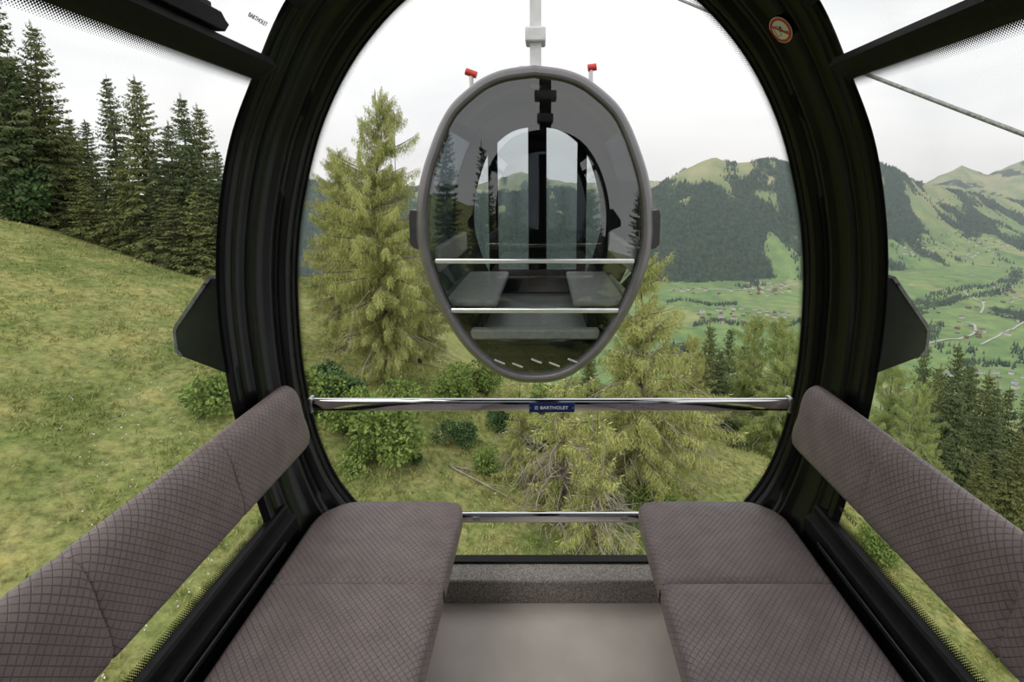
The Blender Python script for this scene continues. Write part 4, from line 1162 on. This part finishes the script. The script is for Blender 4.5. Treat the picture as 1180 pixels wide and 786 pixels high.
# forests as dense little spruces
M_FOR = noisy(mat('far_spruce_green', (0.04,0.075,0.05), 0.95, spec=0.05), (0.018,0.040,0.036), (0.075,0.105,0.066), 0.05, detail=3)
def cones(name, pts, m, label, cat='forest', k=5):
    A = []; Fc = []; R = np.random.RandomState(3)
    P = np.array(pts); n = len(P)
    ang = np.arange(k)*2*math.pi/k
    V = np.zeros((n, k+1, 3)); V[:,:k,0] = P[:,0,None]+P[:,3,None]*0.24*np.cos(ang+0.0); V[:,:k,1] = P[:,1,None]+P[:,3,None]*0.24*np.sin(ang); V[:,:k,2] = P[:,2,None]-1.0
    V[:,k,:2] = P[:,:2]; V[:,k,2] = P[:,2]+P[:,3]
    idx = np.arange(n)[:,None]*(k+1)
    tri = np.stack([np.stack([idx[:,0]+i, idx[:,0]+(i+1) % k, idx[:,0]+k], axis=1) for i in range(k)], axis=1).reshape(-1, 3)
    me = bpy.data.meshes.new(name); me.vertices.add(n*(k+1)); me.vertices.foreach_set('co', V.reshape(-1))
    me.loops.add(len(tri)*3); me.loops.foreach_set('vertex_index', tri.reshape(-1).astype(np.int32)); me.polygons.add(len(tri)); me.polygons.foreach_set('loop_start', np.arange(0, len(tri)*3, 3, dtype=np.int32))
    me.materials.append(m); me.update(calc_edges=True)
    o = link(name, me); tag(o, label, cat, kind='stuff'); return o
R = np.random.RandomState(42); pts = []; pts2 = []
for _ in range(60000):
    a = R.uniform(0.12, 0.56) if R.rand() < 0.75 else R.uniform(-0.5, 0.12); y = math.sqrt(R.uniform(1900**2, 3050**2)); x = a*y
    if forest(x, y) > R.normal(0.05, 0.10): pts.append((x, y, far_z(x, y), R.uniform(11, 22)))
for _ in range(42000):
    a = R.uniform(0.56, 1.15); y = math.sqrt(R.uniform(2300**2, 4100**2)); x = a*y
    if forest(x, y) > R.normal(0.05, 0.08): pts2.append((x, y, far_z(x, y), R.uniform(11, 22)))
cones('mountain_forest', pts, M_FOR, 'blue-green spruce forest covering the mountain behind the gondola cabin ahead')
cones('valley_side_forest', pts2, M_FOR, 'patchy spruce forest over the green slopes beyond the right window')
pts = []
for _ in range(14000):
    a = R.uniform(0.12, 1.2); y = math.sqrt(R.uniform(750**2, 2500**2)); x = a*y
    if forest(x, y) > 0.06: pts.append((x, y, far_z(x, y), R.uniform(9, 18)))
# hedgerows and stream woods across the valley floor
for (u0, v0, u1, v1, n, sp) in ((1040,372,1180,318,260,14),(1000,352,1110,345,120,12),(1060,352,1180,312,200,16),(960,420,1090,375,140,10),(770,350,850,352,60,10),(800,376,930,372,90,8),(1110,430,1180,402,70,12),(1090,410,1120,398,20,8)):
    A = ground_hit(u0, v0, far_z, 400, 5000); B_ = ground_hit(u1, v1, far_z, 400, 5000)
    if A is None or B_ is None: continue
    for k in range(int(n*1.8)):
        t = R.rand(); q = A.lerp(B_, t); x = q.x+R.normal(0, sp*0.55); y = q.y+R.normal(0, sp*1.0)+40*math.sin(t*7); pts.append((x, y, far_z(x, y), R.uniform(8, 16)))
cones('valley_woods', pts, M_FOR, 'small woods, hedges and single trees across the green valley floor', 'trees')

# roads
M_ROAD = noisy(mat('pale_road', (0.42,0.41,0.39), 0.9), (0.38,0.37,0.35), (0.48,0.47,0.45), 0.05)
def road(px, w, label):
    P = [ground_hit(u, v_, far_z, 400, 5000) for u, v_ in px]; P = [p for p in P if p is not None]
    Q = [Vector(q) for q in catmull([tuple(p) for p in P], 8)]
    vv = []; ff = []
    for i, q in enumerate(Q):
        t = (Q[min(i+1, len(Q)-1)]-Q[max(i-1, 0)]); t.z = 0; t.normalize(); s = Vector((-t.y, t.x, 0))*w
        for e in (s, -s): p = q+e; vv.append((p.x, p.y, far_z(p.x, p.y)+1.5))
    for i in range(len(Q)-1): ff.append((2*i, 2*i+2, 2*i+3, 2*i+1))
    o = link('valley_road', mesh_from('valley_road', vv, ff, M_ROAD)); modif(o, 'SOLIDIFY', thickness=0.4); tag(o, label, 'road')
road([(770,336),(800,334),(850,334),(920,327)], 4, 'pale road along the foot of the forested mountain')
road([(1110,336),(1122,344),(1133,352),(1130,362)], 2.5, 'thin pale track curving through the meadow in the right window')
road([(1065,398),(1090,392),(1120,386),(1123,376),(1112,372)], 3, 'pale farm road with a bend low in the right window')
road([(1130,398),(1150,388),(1180,372)], 2.5, 'pale lane along the brown field at the right edge')

# houses
M_WOOD = noisy(mat('chalet_timber', (0.16,0.10,0.07), 0.8), (0.12,0.075,0.05), (0.22,0.15,0.11), 0.3)
M_PLAST = noisy(mat('white_render', (0.6,0.58,0.55), 0.8), (0.55,0.53,0.50), (0.68,0.66,0.62), 0.3)
M_ROOF = noisy(mat('brown_roof', (0.22,0.13,0.10), 0.8), (0.11,0.07,0.055), (0.20,0.125,0.10), 0.3)
M_ROOFG = noisy(mat('grey_roof', (0.3,0.29,0.29), 0.8), (0.17,0.165,0.165), (0.27,0.26,0.26), 0.3)
M_WIN = mat('dark_window_glass', (0.04,0.05,0.06), 0.2)
def house_mesh(L, Wd, Hh, roof, wall, flat=False):
    mb = MB(); mb.box(-L/2, L/2, -Wd/2, Wd/2, -3, Hh, mi=0)
    rh = Wd*0.22 if not flat else 0.6; o_ = 1.0
    mb.prism([(-L/2-o_, -Wd/2-o_, Hh-0.3), (-L/2-o_, Wd/2+o_, Hh-0.3), (-L/2-o_, Wd/2+o_, Hh+0.1), (-L/2-o_, 0, Hh+rh+0.3), (-L/2-o_, -Wd/2-o_, Hh+0.1)], (L+2*o_, 0, 0), mi=1)
    for k in range(max(2, int(L/4))):
        x = -L/2+2+k*4
        mb.box(x-0.7, x+0.7, -Wd/2-0.05, -Wd/2+0.05, Hh*0.25, Hh*0.45, mi=2); mb.box(x-0.7, x+0.7, -Wd/2-0.05, -Wd/2+0.05, Hh*0.65, Hh*0.85, mi=2)
    return mesh_from('house', mb.v, mb.f, [wall, roof, M_WIN], mi=mb.m)
HM = [house_mesh(13, 11, 6, M_ROOF, M_WOOD), house_mesh(15, 12, 8, M_ROOF, M_PLAST), house_mesh(11, 9, 5, M_ROOFG, M_WOOD), house_mesh(18, 12, 8, M_ROOFG, M_PLAST)]
HALL = house_mesh(34, 20, 7, M_ROOFG, M_PLAST, True)
rh = random.Random(9); HP = []
def village(n, u0, u1, v0, v1, label, group, jit=1.0):
    c = 0
    for _ in range(n*8):
        if c >= n: break
        # elliptical cluster
        a = rh.random()*6.28; rr = math.sqrt(rh.random()); u = (u0+u1)/2+(u1-u0)/2*rr*math.cos(a); w = (v0+v1)/2+(v1-v0)/2*rr*math.sin(a)
        p = ground_hit(u, w, far_z, 400, 5500)
        if p is None or any((p.x-q[0])**2+(p.y-q[1])**2 < 27**2 for q in HP): continue
        HP.append((p.x, p.y))
        o = link('house', rh.choice(HM), None, (p.x, p.y, far_z(p.x, p.y)), (0, 0, rh.choice([0.2, 1.7, -0.4, 0.9])+rh.uniform(-.2, .2))); s = rh.uniform(0.62, 0.98)*jit; o.scale = (s,)*3
        tag(o, label, 'house', group); c += 1
village(56, 1050, 1162, 268, 300, 'tiny chalet in the far village at the foot of the right-hand slopes', 'chalets of the far village')
village(10, 1040, 1060, 284, 298, 'tiny chalet at the left end of the far village, near the hoop', 'chalets left of the far village')
village(26, 855, 915, 326, 342, 'tiny chalet in the upper hamlet under the forested mountain', 'chalets of the upper hamlet')
village(34, 800, 910, 356, 374, 'tiny house in the lower valley town left of the right hoop', 'houses of the lower valley town')
village(10, 770, 850, 332, 342, 'tiny chalet strung along the road at the mountain foot', 'chalets along the mountain road')
village(16, 1155, 1200, 330, 350, 'small chalet in the hamlet at the right edge of the picture', 'chalets of the right-edge hamlet')
village(26, 1085, 1190, 428, 462, 'small house showing between spruce tops in the right window', 'houses between the spruce tops', 0.8)
village(9, 1100, 1135, 374, 392, 'small brown chalet of the farmstead beside the bending lane', 'farmstead chalets', 0.9)
village(26, 1035, 1185, 305, 400, 'lone chalet scattered on the open meadows of the right window', 'scattered meadow chalets', 0.9)
village(8, 1120, 1180, 232, 262, 'tiny hut high on the upper right pastures', 'huts on the upper pastures', 0.9)
p = ground_hit(1098, 433, far_z, 400, 5000)
if p is not None:
    o = link('hall', HALL, None, (p.x, p.y, far_z(p.x, p.y)), (0,0,0.5)); tag(o, 'long flat pale hall among the houses left of the spruce tops', 'building')
p = ground_hit(1163, 322, far_z, 400, 5000)
if p is not None:
    o = link('hall', HALL, None, (p.x, p.y, far_z(p.x, p.y)), (0,0,0.1)); o.scale = (1.4,1,1); tag(o, 'long low pale hall near the right edge, above the hamlet', 'building')
